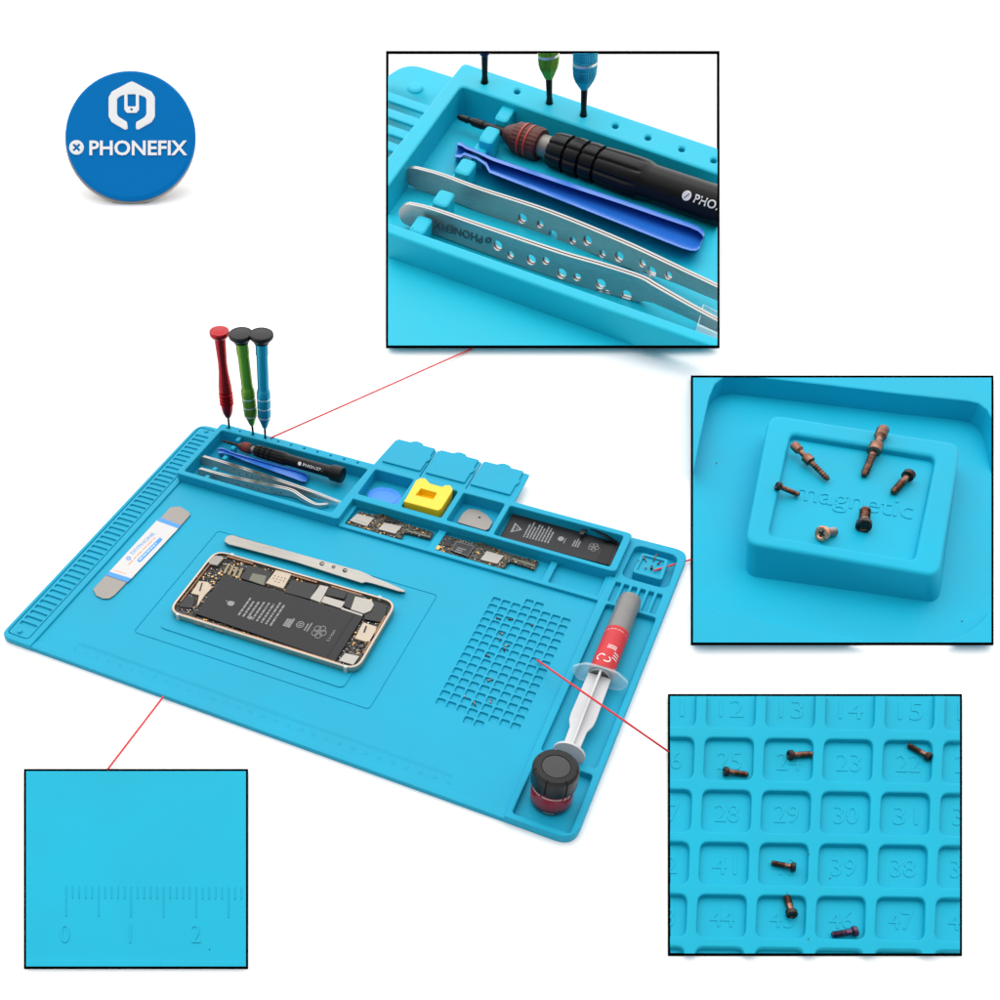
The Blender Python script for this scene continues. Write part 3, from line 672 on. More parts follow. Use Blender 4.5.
# fruit emblem, printed: body, bite and leaf
ap = [(3.2 * math.cos(t) * (1 - .12 * math.cos(2 * t)), 3.0 * math.sin(t) - .5 * abs(math.cos(t)) * 0) for t in [2 * math.pi * i / 26 for i in range(26)]]
ap = [(x, y) for x, y in ap if (x - 3.6) ** 2 + (y - .4) ** 2 > 1.9 ** 2]
slab(b, [(16.3 - y * .75, 45 + x * 2.0) for x, y in ap], [], HB, HB + .05, Tq); slab(b, [(16.3 - y * .75, 45 + x * 2.0) for x, y in [(0, 3.6), (.5, 4.8), (1.8, 5.4), (1.4, 4.1)]], [], HB, HB + .05, Tq)
strokes(b, (25, 26), (0, 52), (1, 0), 8, 3.25, Tq, HB, R, 1, .38, .05)
slab(b, [(33, 24), (33, 33), (36, 28.5)], [], HB, HB + .05, Tq)
strokes(b, (55.5, 34), (0, 22), (1, 0), 3, 1.7, Tq, HB, R, 1, .9, .05)
slab(b, ring2(65.5, 47, (2.5, 0), (0, 7.2), 1, 18), [ring2(65.5, 47, (2.0, 0), (0, 5.7), 1, 18)], HB, HB + .05, Tq); slab(b, rr(64.4, 44, 66.6, 45.8), [], HB, HB + .05, Tq); slab(b, rr(64.4, 48, 66.6, 49.8), [], HB, HB + .05, Tq)
strokes(b, (69.6, 38), (0, 20), (1, 0), 2, 1.9, Tq, HB, R, 1, .5, .05)
for a in range(5):
    cx, cy = 79.5 + 2.6 * math.cos(a * 1.257), 45 + 7.6 * math.sin(a * 1.257)
    slab(b, ring2(cx, cy, (2.3, 0), (0, 6.7), 1, 14), [ring2(cx, cy, (1.9, 0), (0, 5.5), 1, 14)], HB, HB + .05, Tq)
text(b, 'Li-ion', (89, 33), (89, 57), (-2.2, 0), Tq, HB, HB + .05)
sub('printing', b, printw, pb)
for x, y in ((43, 84), (95.3, 60), (95.5, 30)): pass
b = BM(); slab(b, [(93.4, 3), (94.0, 3), (94.0, 97), (93.4, 97)], [], 9.2, 9.35, Tq); sub('edge_seam', b, blackp, pb)
parts = [('camera_module', R3([(362, 238), (398, 195), (478, 200), (492, 215), (440, 272), (385, 262)]), steelm, 9.6),
 ('speaker_bracket', R3([(300, 390), (368, 398), (402, 440), (345, 500), (282, 592), (238, 588), (300, 500), (236, 486), (262, 450)]), cream, 8.7),
 ('vibration_motor', R3([(190, 500), (270, 515), (250, 600), (150, 590), (145, 560)]), chip, 8.4),
 ('dark_shield', R3([(682, 268), (866, 322), (806, 432), (616, 368)]), chip, 9.0),
 ('small_shield', R3([(712, 330), (820, 352), (798, 425), (682, 385)]), shieldg, 9.25),
 ('card_slot', [(275.9, 569.8), (291.6, 573.9), (283.2, 588.4), (265.8, 583.0)], cream, 9.3),
 ('logic_shield', R4([(168, 150), (372, 190), (308, 302), (105, 246)]), chip, 9.0),
 ('grey_shield', R4([(386, 190), (452, 205), (386, 326), (306, 296)]), shield, 9.0),
 ('dark_cover', R4([(452, 208), (600, 245), (570, 300), (428, 268)]), chip, 8.8),
 ('silver_cover', R4([(418, 275), (578, 322), (546, 372), (392, 322)]), shield, 9.3),
 ('black_bracket', R4([(602, 240), (725, 268), (735, 410), (590, 365), (560, 345)]), chip, 8.9),
 ('front_camera_plate', R4([(655, 278), (782, 306), (800, 345), (775, 390), (720, 412), (620, 378)]), shield, 9.7),
 ('corner_speaker', R4([(800, 318), (905, 350), (872, 482), (728, 455), (722, 405), (780, 395)]), chip, 8.9),
 ('earpiece_bracket', R4([(716, 478), (822, 512), (790, 622), (735, 628), (652, 602)]), cream, 9.0),
 ('corner_bracket', R4([(578, 715), (690, 738), (640, 806), (528, 772)]), shield, 8.6),
 ('battery_clip', R4([(548, 362), (715, 418), (708, 432), (545, 378)]), shield, 9.6)]
pz = {}
for nm, q, m_, h in parts:
    b = BM(); slab(b, rpoly(q, .3, 2), [], 7.0, h, TM, .2, 1); pz[nm] = fin(nm, b, m_, ph)
b = BM(); 
for i in range(4):
    for j in range(2 if i in (0, 3) else 3): slab(b, ell(273.4 + i * 3.4 + j * .0 - (j - 1) * 1.5, 575.6 + i * .95 + (j - 1) * 2.4 + 2.5, .65, .5, 8), [], 9.3, 9.4, TM)
sub('contacts', b, chip, pz['card_slot'])
b = BM(); slab(b, R3([(318, 405), (330, 405), (312, 470), (300, 468)]), [], 8.6, 8.8, TM); sub('bracket_slot', b, chip, pz['speaker_bracket']); b = BM(); slab(b, R4([(735, 505), (748, 508), (730, 560), (716, 555)]), [], 9.0, 9.1, TM); sub('bracket_slot', b, chip, pz['earpiece_bracket'])
av = [bq] + [p[1] for p in parts]
pin = [tuple(Vector(q)) for q in [(174.5, 607), (212, 554), (222, 553), (383, 601), (390, 606), (362, 656), (345, 668), (333, 664), (186, 613)]]
pin = [(176.5, 606), (210.5, 556.5), (220, 554.8), (380, 601.5), (388, 609), (361, 655), (345, 666), (335, 664), (186, 614.3)]
scatter(ph, pin, 620, 7.3, TM, (1, .3), (-.65, 1), R, (.8, 2.6), av, ((chip, .45, 'chips'), (gold, .18, 'gold_contacts'), (tin, .22, 'solder_points'), (shieldg, .15, 'small_shields')))
b = BM()
for i in range(4): slab(b, R3([(520 + i * 34, 262 + i * 10), (538 + i * 34, 268 + i * 10), (500 + i * 36, 335 + i * 12), (484 + i * 36, 328 + i * 12)]), [], 7, 8.6, TM)
fin('antenna_flex', b, mat('olive_flex', (.22, .18, .11), .4, .5, noise=.3, nscale=600), ph)

# ------------------------------------------------------------------ syringe
A = TM(631, 598, 11.5); Cc = TM(569.5, 752, 11.5)
ax = (Cc - A).normalized(); syr = thing('solder_paste_syringe', 'syringe with grey barrel, red label and white plunger, lying in the right pit', 'syringe', A)
lab0 = (TM(619, 634, 12) - A).length; Lb = (TM(603, 680, 12) - A).length; Lc = (TM(570, 752, 12) - A).length
Bx = A + ax * Lb
fin('barrel', lathe(BM(), A, Bx, [(0, .5), (.2, 5), (1, 6.8), (2.5, 8.2), (5, 8.6), (lab0, 8.7), (Lb - 4, 8.7)], 40), greyp, syr)
lbp = fin('label', lathe(BM(), A, Bx, [(lab0, 8.72), (lab0 + .05, 8.95), (Lb - 5, 8.95), (Lb - 4.9, 8.7)], 64), redl, syr)
_, fx, fy, fz = frame(A, Cc); vw = (CAM - A).normalized(); a0 = math.atan2(vw.dot(fy), vw.dot(fx))
TS = lambda x, y, h: A + fz * x + (fx * math.cos(a0 + y / 8.95) + fy * math.sin(a0 + y / 8.95)) * (8.95 + h)
b = BM()
for cx, cy, rx, ry, a1, a2 in [(Lb - 14, 4.5, 3.4, 3.2, 20, 250), (Lb - 13, 0, 3.0, 3.0, 200, 420)]:
    pts = [(cx + rx * math.cos(math.radians(a)), cy + ry * math.sin(math.radians(a))) for a in range(a1, a2, 20)]; w = 1.0
    q = pts + [(cx + (rx - w) * math.cos(math.radians(a)), cy + (ry - w * .7) * math.sin(math.radians(a))) for a in reversed(range(a1, a2, 20))]
    slab(b, q, [], .02, .1, TS)
strokes(b, (Lb - 16, -8), (0, 5), (-1, 0), 3, 2.6, TS, .02, R, 1, .35)
strokes(b, (Lb - 24, -4), (0, 8), (-1, 0), 3, 1.4, TS, .02, R, 1, .5)
strokes(b, (Lb - 9, -13), (0, 4), (-1, 0), 2, 1.4, TS, .02, R, 1, .5)
strokes(b, (lab0 + 4, -11), (0, 24), (1, 0), 1, 1.1, TS, .02, R, 1, .3)
sub('label_print', b, printw2, lbp)
Pf = A + ax * (Lb - 4)
lat = fz.cross(ZUP).normalized()
upv = lat.cross(fz).normalized()
if upv.z < 0: upv = -upv
def TF(x, y, h): return Pf + lat * x + upv * y + fz * h
fl = rpoly([(-20, -2), (-15, -8.6), (15, -8.6), (20, -2), (20, 2.5), (11, 9.6), (-11, 9.6), (-20, 2.5)], 4, 4)
fin('finger_flange', slab(BM(), fl, [ell(0, 0, 7, n=20)], 0, 2.2, TF, .5, 2), frost, syr)
b = BM(); Lp = Lc - Lb + 4
def TPg(x, y, h): return Pf + fz * x + lat * y + upv * h
wide = [(1, -8.2), (Lp * .56, -8.8), (Lp * .64, -8.3), (Lp * .72, -6.0), (Lp, -5.5), (Lp, 5.5), (Lp * .72, 6.0), (Lp * .64, 8.3), (Lp * .56, 8.8), (1, 8.2)]
slab(b, wide, [], -.9, .9, TPg, .2, 1)
fin('plunger_blade', b, plung, syr)
def TPv(x, y, h): return Pf + fz * x + upv * y + lat * h
fin('plunger_fin', slab(BM(), [(1, -8.0), (Lp * .6, -8), (Lp * .8, -5), (Lp, -4), (Lp, 4), (Lp * .8, 4.0), (Lp * .6, 6.5), (1, 7.0)], [], -.8, .8, TPv, .2, 1), plung, syr)
fin('thumb_plate', lathe(BM(), A + ax * Lc, A + ax * (Lc + 2), [(0, 10.4), (.2, 11), (1.9, 11), (2.1, 10.4)], 36), plung, syr)

# ------------------------------------------------------------------ jar
Bj = TM(550.8, 799.5, 1.0); tj = upright(553.6, 766, Bj); tj = Vector((Bj.x, Bj.y, tj.z)); Hj = tj.z - Bj.z
jar = thing('solder_jar', 'round jar with black screw cap and dark red body in the front pit', 'jar', Bj)
rj = 14.7
jb = fin('body', lathe(BM(), Bj, tj, [(0, rj - 5), (.3, rj - 2.8), (1.5, rj - 1.3), (4, rj - .8), (Hj * .58, rj - .6), (Hj * .62, rj - 2)], 56), jarr, jar)
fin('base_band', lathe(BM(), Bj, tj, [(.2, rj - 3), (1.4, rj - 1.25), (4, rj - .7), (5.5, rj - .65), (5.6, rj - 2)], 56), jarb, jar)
def rib(a, s): return 1 + (.0 if min(abs(((a * 7 / (2 * math.pi) + .35) % 1) - .5), 1) > .035 else -.05)
jc = fin('cap', lathe(BM(), Bj, tj, [(Hj * .575, rj - 1.2), (Hj * .585, rj + .1), (Hj * .62, rj + .35), (Hj - 2.2, rj + .3), (Hj - .8, rj - .3), (Hj, rj - 1.8), (Hj + .1, 9.4), (Hj - .3, 9.0), (Hj - .3, .3)], 224, rib), capb, jar, 25)
sub('cap_disc', lathe(BM(), Bj, tj, [(Hj - .6, 8.8), (Hj - .1, 8.8), (Hj + .05, 8.4), (Hj + .1, .2)], 48), capc, jc)
vw = (CAM - Bj); aj = math.atan2(vw.y, vw.x)
TJ = lambda x, y, h: Vector((Bj.x + (rj - .6 + h) * math.cos(aj + x / rj), Bj.y + (rj - .6 + h) * math.sin(aj + x / rj), Bj.z + y))
b = BM(); x = -15.5
for k in range(15):
    if k not in (5,): strokes(b, (x, Hj * .5), (1.5, 0), (0, 1.5), 1, 1.0, TJ, .03, R, 1, 1.0)
    x += 1.55
for i in range(7):
    t = i / 6; slab(b, [(9 + 4 * t, Hj * .475 + math.sin(t * 7) * 1.4 + t * 2), (10.2 + 4 * t, Hj * .475 + math.sin(t * 7) * 1.4 + t * 2), (10.4 + 4 * t, Hj * .5 + math.sin(t * 7 + .8) * 1.4 + t * 2), (9.2 + 4 * t, Hj * .5 + math.sin(t * 7 + .8) * 1.4 + t * 2)], [], .03, .1, TJ)
strokes(b, (-4, 3.4), (9, 0), (0, 1), 1, 1.2, TJ, .06, R, 1, .7)
sub('jar_print', b, mat('pale_print', (.5, .35, .33), .5), jb)
# ------------------------------------------------------------------ screws
def screw(kind, mh, ms, L_=1.0, R_=.30, r_=.15, collar=False):
    """one screw of unit length lying along +x, built once per kind"""
    X = Vector((1, 0, 0)); O = Vector((0, 0, 0)) * 0
    root = bpy.data.objects.new('screw', None); root.empty_display_size = .01
    def mk(nm, bm, m_):
        bmesh.ops.recalc_face_normals(bm, faces=bm.faces); me = bpy.data.meshes.new(nm); bm.to_mesh(me); bm.free(); me.materials.append(m_); me.shade_smooth(); me.set_sharp_from_angle(angle=.6)
        return me
    hd = lathe(BM(), O, X, [(.045, R_ * .02), (.04, R_ * .5), (0, R_ * .62), (0, R_ * .88), (.03, R_), (.17, R_), (.22, r_)], 20)
    pr = [(.2, r_)]; s = .45
    pr += [(.44, r_ * 1.0)]
    while s < .95: pr += [(s, r_ * 1.12), (s + .03, r_ * .9)]; s += .06
    pr += [(1.0, r_ * .7)]
    if collar: pr = [(.2, r_), (.34, r_), (.36, r_ * 1.9), (.5, r_ * 1.9), (.52, r_ * .9)] + [q for q in pr if q[0] > .54]
    sh = lathe(BM(), O, X, pr, 16)
    cr = BM()
    for a, c in ((.46, .13), (.13, .46)): box(cr, Vector((.036, 0, 0)), Vector((.006, 0, 0)), Vector((0, R_ * a, 0)), Vector((0, 0, R_ * c)))
    return [('head', mk('head', hd, mh)), ('shank', mk('shank', sh, ms)), ('drive_slot', mk('drive_slot', cr, chip))]
KINDS = {'black': screw('b', bronzed, bronze, R_=.20, r_=.12), 'slim': screw('m', bronzed, bronze, R_=.18, r_=.10), 'silver': screw('s', silvers, silvers, R_=.22, r_=.13), 'stand': screw('c', bronze, bronze, R_=.085, r_=.05, collar=True),
         'copper': screw('k', coppers, silvers, R_=.36, r_=.2), 'purple': screw('p', purple, purple, R_=.2, r_=.12), 'darkhead': screw('d', bronzed, bronze, R_=.23, r_=.14)}
def put_screw(kind, P0, P1, up, label, group, scale=None):
    d = P1 - P0; L_ = scale or d.length; z = up.normalized(); x = d.normalized(); y = z.cross(x).normalized(); z = x.cross(y)
    e = bpy.data.objects.new('screw', None); COL.objects.link(e); e.empty_display_size = .005
    M_ = Matrix((x, y, z)).transposed().to_4x4(); M_.translation = P0 * S
    e.matrix_world = M_ @ Matrix.Scale(L_ * S, 4)
    tagp(e, label, 'screw', group)
    for nm, me in KINDS[kind]:
        c = bpy.data.objects.new(nm, me); COL.objects.link(c); c.parent = e
G1 = 'tiny screws sorted into the cells of the big mat'
mk = 'tiny %s screw in the sorting cells of the big mat, %s'
for kind, p0, p1, lab in [
    ('black', (496.4, 617.5), (501.2, 619.6), 'dark one nearest the upper left corner'), ('black', (513, 619.2), (508, 619.5), 'dark one beside the upper left one'),
    ('black', (533, 626), (529.6, 622.6), 'dark one furthest to the upper right'), ('silver', (503.2, 634.3), (499.0, 632.4), 'upper one of the left middle pair'),
    ('silver', (499.4, 637.2), (499.5, 641.4), 'lower one of the left middle pair'), ('silver', (504.6, 646.3), (509.8, 645), 'upper one of the right middle pair'),
    ('black', (503.4, 647.6), (504.6, 651.6), 'lower one of the right middle pair'), ('black', (485.5, 654.8), (490.2, 657.2), 'dark one alone left of the pairs'),
    ('silver', (487.6, 680.8), (492.9, 679.2), 'silver one alone below the pairs'), ('silver', (464, 696.4), (469.2, 699), 'silver one furthest left at the bottom'),
    ('silver', (473.8, 702), (475.8, 706.4), 'silver one lowest of all'), ('silver', (490, 703.3), (491.6, 699.4), 'silver one furthest right at the bottom')]:
    put_screw(kind, TM(*p0, 3.0), TM(*p1, 2.7), ZUP, ('tiny screw in the big mat cells, ' + lab), G1)
G2 = 'screws on the magnet pad of the big mat'
for kind, p0, p1, lab in [('stand', (642.2, 555.6), (646.6, 561.8), 'long dark screw leaning at the back left of the big mat magnet pad'), ('stand', (656.6, 554.5), (653.2, 561.5), 'long dark screw at the back middle of the big mat magnet pad'),
    ('black', (638, 560.8), (641.4, 562.6), 'short black screw at the left edge of the big mat magnet pad'), ('black', (660.4, 561.6), (657.2, 564.6), 'short black screw at the right of the big mat magnet pad'),
    ('copper', (644.8, 567), (647, 568.8), 'silvery screw at the front left of the big mat magnet pad'), ('black', (651.6, 569), (651.8, 565.4), 'short black screw at the front middle of the big mat magnet pad')]:
    put_screw(kind, TM(*p0, 8.4), TM(*p1, 7.6), ZUP, lab, G2)

# ------------------------------------------------------------------ framed display boards with enlarged details
def display(x0, y0, x1, y1, elev, lift, label, m=None, sm=None):
    d = Board(x0 + 1.2, y0 + 1.2, x1 - 1.2, y1 - 1.2, elev, lift)
    th = thing('display_board', label, 'display board', d.T((x0 + x1) / 2, y1, 0))
    fw = 2.5
    b = BM(); slab(b, rr(x0 - .1, y0 - .1, x1 + .1, y1 + .1), [rr(x0 + fw, y0 + fw, x1 - fw, y1 - fw)], -.3, .5, d.T)
    fin('frame', b, black, th)
    b = BM(); slab(b, rr(x0 + 1, y0 + 1, x1 - 1, y1 - 1), [], -.28, -.12, d.T); fin('backing', b, m or cyan2, th)
    # foot below, hidden under the sloping top
    b = BM(); q = [d.T(x, y, -.25) for x, y in ((x0 + 30, y0 + 30), (x1 - 30, y0 + 30), (x1 - 30, y1 - 6), (x0 + 30, y1 - 6))]
    lo = [Vector((p.x, p.y, 0)) for p in q]; vs = [b.verts.new(p) for p in q]; ws = [b.verts.new(p) for p in lo]
    b.faces.new(vs); b.faces.new(ws[::-1])
    for i in range(4): b.faces.new((vs[i], vs[(i + 1) % 4], ws[(i + 1) % 4], ws[i]))
    fin('foot', b, white, th)
    d.r = (x0 + fw - .4, y0 + fw - .4, x1 - fw + .4, y1 - fw + .4)
    return d, th

# ===== board 1: corner of the tool tray, enlarged
d1, t1 = display(386, 51, 719.5, 347.5, 5, .35, 'black framed display board at the back with an enlarged tool tray corner', wboard)
T1 = d1.T; U = d1.mm
K1 = lambda pts: Z(pts, 380, 40, 5.5556)
K2 = lambda pts: Z(pts, 550, 40, 5.5556)
K3 = lambda pts: Z(pts, 380, 190, 5.5556)
HR = 33
# outer outline of the tall frame at rim height
def sh(p, dh):                                # same place, dh lower: where it shows in the picture
    return p
fo1 = rpoly([(463.5, 62), (760, 161.5), (760, 363), (340, 216), (352, 202)], [5, 0, 0, 0, 0], 5)
tin1 = rpoly([(461.5, 85.5), (735, 179.5), (735, 343.3), (367.5, 214.5)], [5, 0, 0, 3], 5)
holes1 = [ell(*c, 3.2, 2.3, 14) for c in [(484.5, 81.5), (517.3, 91), (549.5, 102), (583.5, 114.3), (615.5, 125.5), (648.3, 137.3), (682, 148.8), (714, 160)]]
b = BM(); slab(b, fo1, [tin1] + holes1, 0, HR, T1, 2.2, 4); fin('tool_frame', clip(b, d1), cyan1, t1)
# tray floor, work surface and grooved strip
b = BM(); slab(b, [(475, 90), (456, 98), (345, 240), (345, 262), (360, 275), (760, 425), (760, 190)], [], -.1, 3, T1); fin('tray_floor', clip(b, d1), cyan1, t1)
b = BM(); slab(b, [(340, 210), (800, 372), (800, 420), (340, 420)], [], -.1, 8, T1); fin('work_surface', clip(b, d1), cyan1, t1)
so = rpoly([(407, 62), (455, 77), (462, 91), (345, 237), (330, 237), (330, 115)], [16, 0, 0, 0, 0, 0], 6)
b = BM(); slab(b, so, [], -.1, 10, T1, 1.5, 3)
slab(b, ell(415, 86, 8, 5.2, 20), [], 9, 13, T1, 3, 4)
for i in range(7):
    y = 74 + i * 16.5; q_ = []
    for yy in (y, y + 9): x = (462 - .8 * (yy - 91) + .8 * .35 * 340) / 1.28 - 3; q_.append((x, yy + .35 * (x - 340)))
    slab(b, [(340, y), q_[0], q_[1], (340, y + 9)], [], 9.5, 12.5, T1, 1.2, 2)
fin('grooved_strip', clip(b, d1), cyan1, t1)
for i, (x, y, w, l, h) in enumerate([(506.5, 110.5, 7, 12, 27), (489.5, 134, 7.5, 9.5, 26), (480.5, 148.5, 7, 7, 18), (465.5, 166, 8, 9, 26), (456.5, 179, 7, 7, 17), (443.5, 197.5, 8.5, 9, 25), (434, 209, 7, 7, 17), (420.5, 228.5, 8, 10, 24)]):
    if i == 7: x, y = 421, 224
    a = Vector((.95, .31)); c = Vector((-.55, .84))
    q = [tuple(Vector((x, y)) + a * w * s_ + c * l * .95 * t_) for s_, t_ in ((-1, -1), (1, -1), (1, 1), (-1, 1))]
    b = BM(); slab(b, rpoly(q, 4.2, 4), [], 0, h, T1, 2.4, 3); fin('peg', clip(b, d1), cyan1, t1)
# drivers standing in the rim: shafts and the tips of the grips
for nm, (bx_, by_), (tx_, ty_), gm, y0, wd, lab in [('n', (484.8, 80.5), (484.6, 20), navy, 55, 5.5, 'navy screwdriver shaft leftmost in the rim on the back board'),
       ('g', (549.5, 102), (547.8, 20), green_al, 77.5, 10.6, 'green knurled screwdriver tip standing in the rim on the back board'), ('t', (583.5, 114), (586.5, 20), teal_al, 88, 12.2, 'teal knurled screwdriver tip with silver ring in the rim on the back board')]:
    A = T1(bx_, by_, HR); n = d1.n; side = ray(bx_, by_).cross(n).normalized(); fn = n.cross(side).normalized()
    t = hitp(tx_, ty_, A, fn); L_ = (t - A).length; px = L_ / (by_ - ty_)
    th = thing('precision_screwdriver', lab, 'screwdriver', A, 'screwdrivers standing on the back board')
    ln = (by_ - y0) * px
    fin('shaft', clip(lathe(BM(), A - (t - A).normalized() * 10, t, [(0, 3.2 * px), (14, 3.3 * px), (15, 2.9 * px), (10 + ln, 3.5 * px), (12 + ln, 3.5 * px)], 24), d1), blackm, th)
    kn = (lambda a, s: 1 + .03 * math.sin(a * 22 + s * 1.1) * math.sin(a * 22 - s * 1.1)) if nm != 'n' else None
    prof = [(ln, 3.7), (ln + 1, 4.4), (ln + 9 * px, wd * .78), (ln + 11 * px, wd * .86), (ln + 14 * px, wd * .93)] + [(ln + (15 + k) * px, wd * (.95 + .05 * min(1, k / 8))) for k in range(0, 40, 1)]
    if nm == 'n': prof = [(ln, 3.6), (ln + 2 * px, 5.5), (ln + 9 * px, 6), (ln + 30 * px, 7)]
    fin('handle', clip(lathe(BM(), A, t, [(s, r * px) for s, r in prof], 176 if kn else 32, kn), d1), gm, th)
    s = ln + ((88 - 62) if nm == 't' else 23) * px
    if nm != 'n': fin('ring', clip(lathe(BM(), A, t, [(s, wd * px), (s, wd * 1.03 * px), (s + 2.6 * px, wd * 1.05 * px), (s + 2.6 * px, wd * px)], 40), d1), silver_ring, th)
# the black driver lying in it
A = T1(457.5, 116.5, 17); Bp = T1(719, 206, 20)
L_ = (Bp - A).length; k = 2.4 * U
th, bd = lying_driver(A, A + (Bp - A).normalized() * 174 * k, k, 'large black precision screwdriver with maroon knurled chuck on the back board', clipb=d1, up=d1.n)
_, fx, fy, fz = frame(A, Bp, d1.n); v_ = (CAM - A).normalized(); a0 = math.atan2(v_.dot(fy), v_.dot(fx)); r_ = 7.25 * k
T1c = lambda x, y, h: A + fz * x + (fx * math.cos(a0 - y / r_) + fy * math.sin(a0 - y / r_)) * (r_ + h)
sx = (T1(694, 196, 20) - A).length; sy = 1
b = BM(); g = 9 * U
slab(b, ell(sx, -.5 * U, 4.6 * U, n=24), [], .02, .3, T1c)
text(b, 'PHONEFIX', (sx + 8 * U, -4 * U), (sx + 62 * U, -4 * U), (0, 7.5 * U), T1c, .02, .3, .015)
lt = sub('lettering', clip(b, d1), printw2, bd)
b = BM()
for sg in (1, -1): slab(b, [(sx - 2 * U, -.5 * U - 2 * sg * U - .4 * U), (sx - 1.5 * U, -.5 * U - 2 * sg * U - .8 * U), (sx + 2 * U, -.5 * U + 2 * sg * U - .1 * U), (sx + 1.5 * U, -.5 * U + 2 * sg * U + .4 * U)], [], .3, .4, T1c)
sub('lettering_cross', b, black, lt)
# blue opening bar
def ibar(w, h0, h1):
    e = 4.4 if w > 8.4 else 3.4 if w > 5.4 else w * .62
    return [(-w, h0), (w, h0), (w, h1 - 1.2), (w - .8, h1), (w - e, h1), (w - e * 1.25, h1 - 8), (-w + e * 1.25, h1 - 8), (-w + e, h1), (-w + .8, h1), (-w, h1 - 1.2)]
b = BM(); loft(b, [(456.5, 149.5, 8.2, 6, 25), (461.5, 150.5, 7.8, 6, 25), (465, 150.5, 5.2, 12, 24.5), (478, 155.5, 4.6, 14, 24), (488, 161, 5.6, 12, 23.5), (492, 165.5, 8.2, 8, 23), (560, 189.8, 10.2, 5, 22), (620, 211.5, 12.0, 4, 21), (670, 230, 13.2, 4, 19.5), (686, 235.8, 13.6, 4, 18.5), (695, 239, 13.0, 4, 18), (699.5, 240.7, 11.2, 4, 17.5), (702, 241.6, 7.8, 5, 16.5)], ibar, T1)
o = fin('opening_bar', clip(b, d1), bluep, None, 40, base=T1(580, 200, 4)); tagp(o, 'large blue plastic opening bar in the tray on the back board', 'pry bar')
# two tweezers on edge
for pth, hts, hl, lab in [
   ([(405.5, 165, 23), (440, 174, 23), (481, 189, 23), (550, 211.5, 23), (622, 241, 23), (680, 268, 22), (760, 306, 20)], [17, 18, 19, 20, 19, 12, 8],
    [(524.5, 216.6), (542.5, 222), (556, 232), (576, 238), (590, 239), (606, 251), (622, 254), (645, 261.5), (655, 269.5), (671, 273.5)], 'upper large steel tweezers on edge beside the blue bar on the back board'),
   ([(399.5, 201.5, 26), (430, 208, 26), (480, 225, 26), (560, 252, 26), (600, 263.5, 26), (640, 276.5, 25), (658, 286.5, 24), (699, 309.5, 20), (760, 342, 15)], [19, 20, 21, 21.5, 22, 20, 13, 9, 7],
    [(500, 243.5), (513.5, 252), (534, 257), (548, 258.5), (564.5, 270), (580, 273.5), (603.5, 280.5), (611, 289), (630, 291.5)], 'lower large bent tweezers on edge against the front wall on the back board')]:
    th = thing('tweezers', lab, 'tweezers', T1(pth[0][0], pth[0][1], 4))
    P0 = T1(*pth[0]); hs_ = []
    # where each picture hole sits on the blade: distance along and depth below the edge
    top = [Vector(p[:2]) for p in pth]; P3 = [T1(*p) for p in pth]; D3 = [0]
    for a, c in zip(P3, P3[1:]): D3.append(D3[-1] + (c - a).length)
    for i, (hx, hy) in enumerate(hl):
        for j in range(len(top) - 1):
            if top[j].x <= hx <= top[j + 1].x: t = (hx - top[j].x) / (top[j + 1].x - top[j].x); break
        ey = top[j].y + (top[j + 1].y - top[j].y) * t
        hs_.append((D3[j] + (D3[j + 1] - D3[j]) * t, max(6.5, (hy - ey - 1.5) / .8) * U, (5.2 if i % 2 == (0 if 'upper' in lab else 0) else 4.0) * U))
    tweezers(th, [(x, y, h + 3) for x, y, h in pth], [h * 1.18 * U for h in hts], T1, d1.n, U, 1.5 * U, 2.3 * U, hs_, C=lambda bm: clip(bm, d1))
    if 'lower' in lab:
        b = BM(); slab(b, rpoly([(703, 303), (740, 322), (740, 344), (697, 325)], 1), [], 6, 21, T1, 1.5, 2); fin('tip_cover', clip(b, d1), clearp, th)
        a_, c_ = T1(434, 209, 29), T1(484, 226, 29); fn_ = d1.n.cross(c_ - a_).normalized()
        if fn_.dot(CAM - a_) < 0: fn_ = -fn_
        arm = max((c for c in th.children if c.name.startswith('arm')), key=lambda c: sum((v.co * 1000).dot(fn_) for v in c.data.vertices) / len(c.data.vertices))
        far = max((v.co * 1000 + OFF[arm.name] * 1000).dot(fn_) for v in arm.data.vertices if abs((v.co * 1000 + OFF[arm.name] * 1000 - a_).dot((c_ - a_).normalized())) < 70 * U)
        O_ = a_ + fn_ * ((far if False else a_.dot(fn_) + 3.9 * U) - a_.dot(fn_))
        TE = Map(lambda x, y, h: hitp(x, y, O_ + fn_ * (h * U), fn_), fn_ * U)
        b = BM(); text(b, 'PHONEFIX', (482, 236.5), (434, 220.5), (-.4, 7.5), TE, .02, .25); slab(b, ell(488, 240.5, 3.2, 2.8, 16), [ell(488, 240.5, 1.6, 1.4, 10)], .02, .25, TE)
        sub('engraving', b, mat('engraved_mark', (.05, .09, .11), .5), arm)

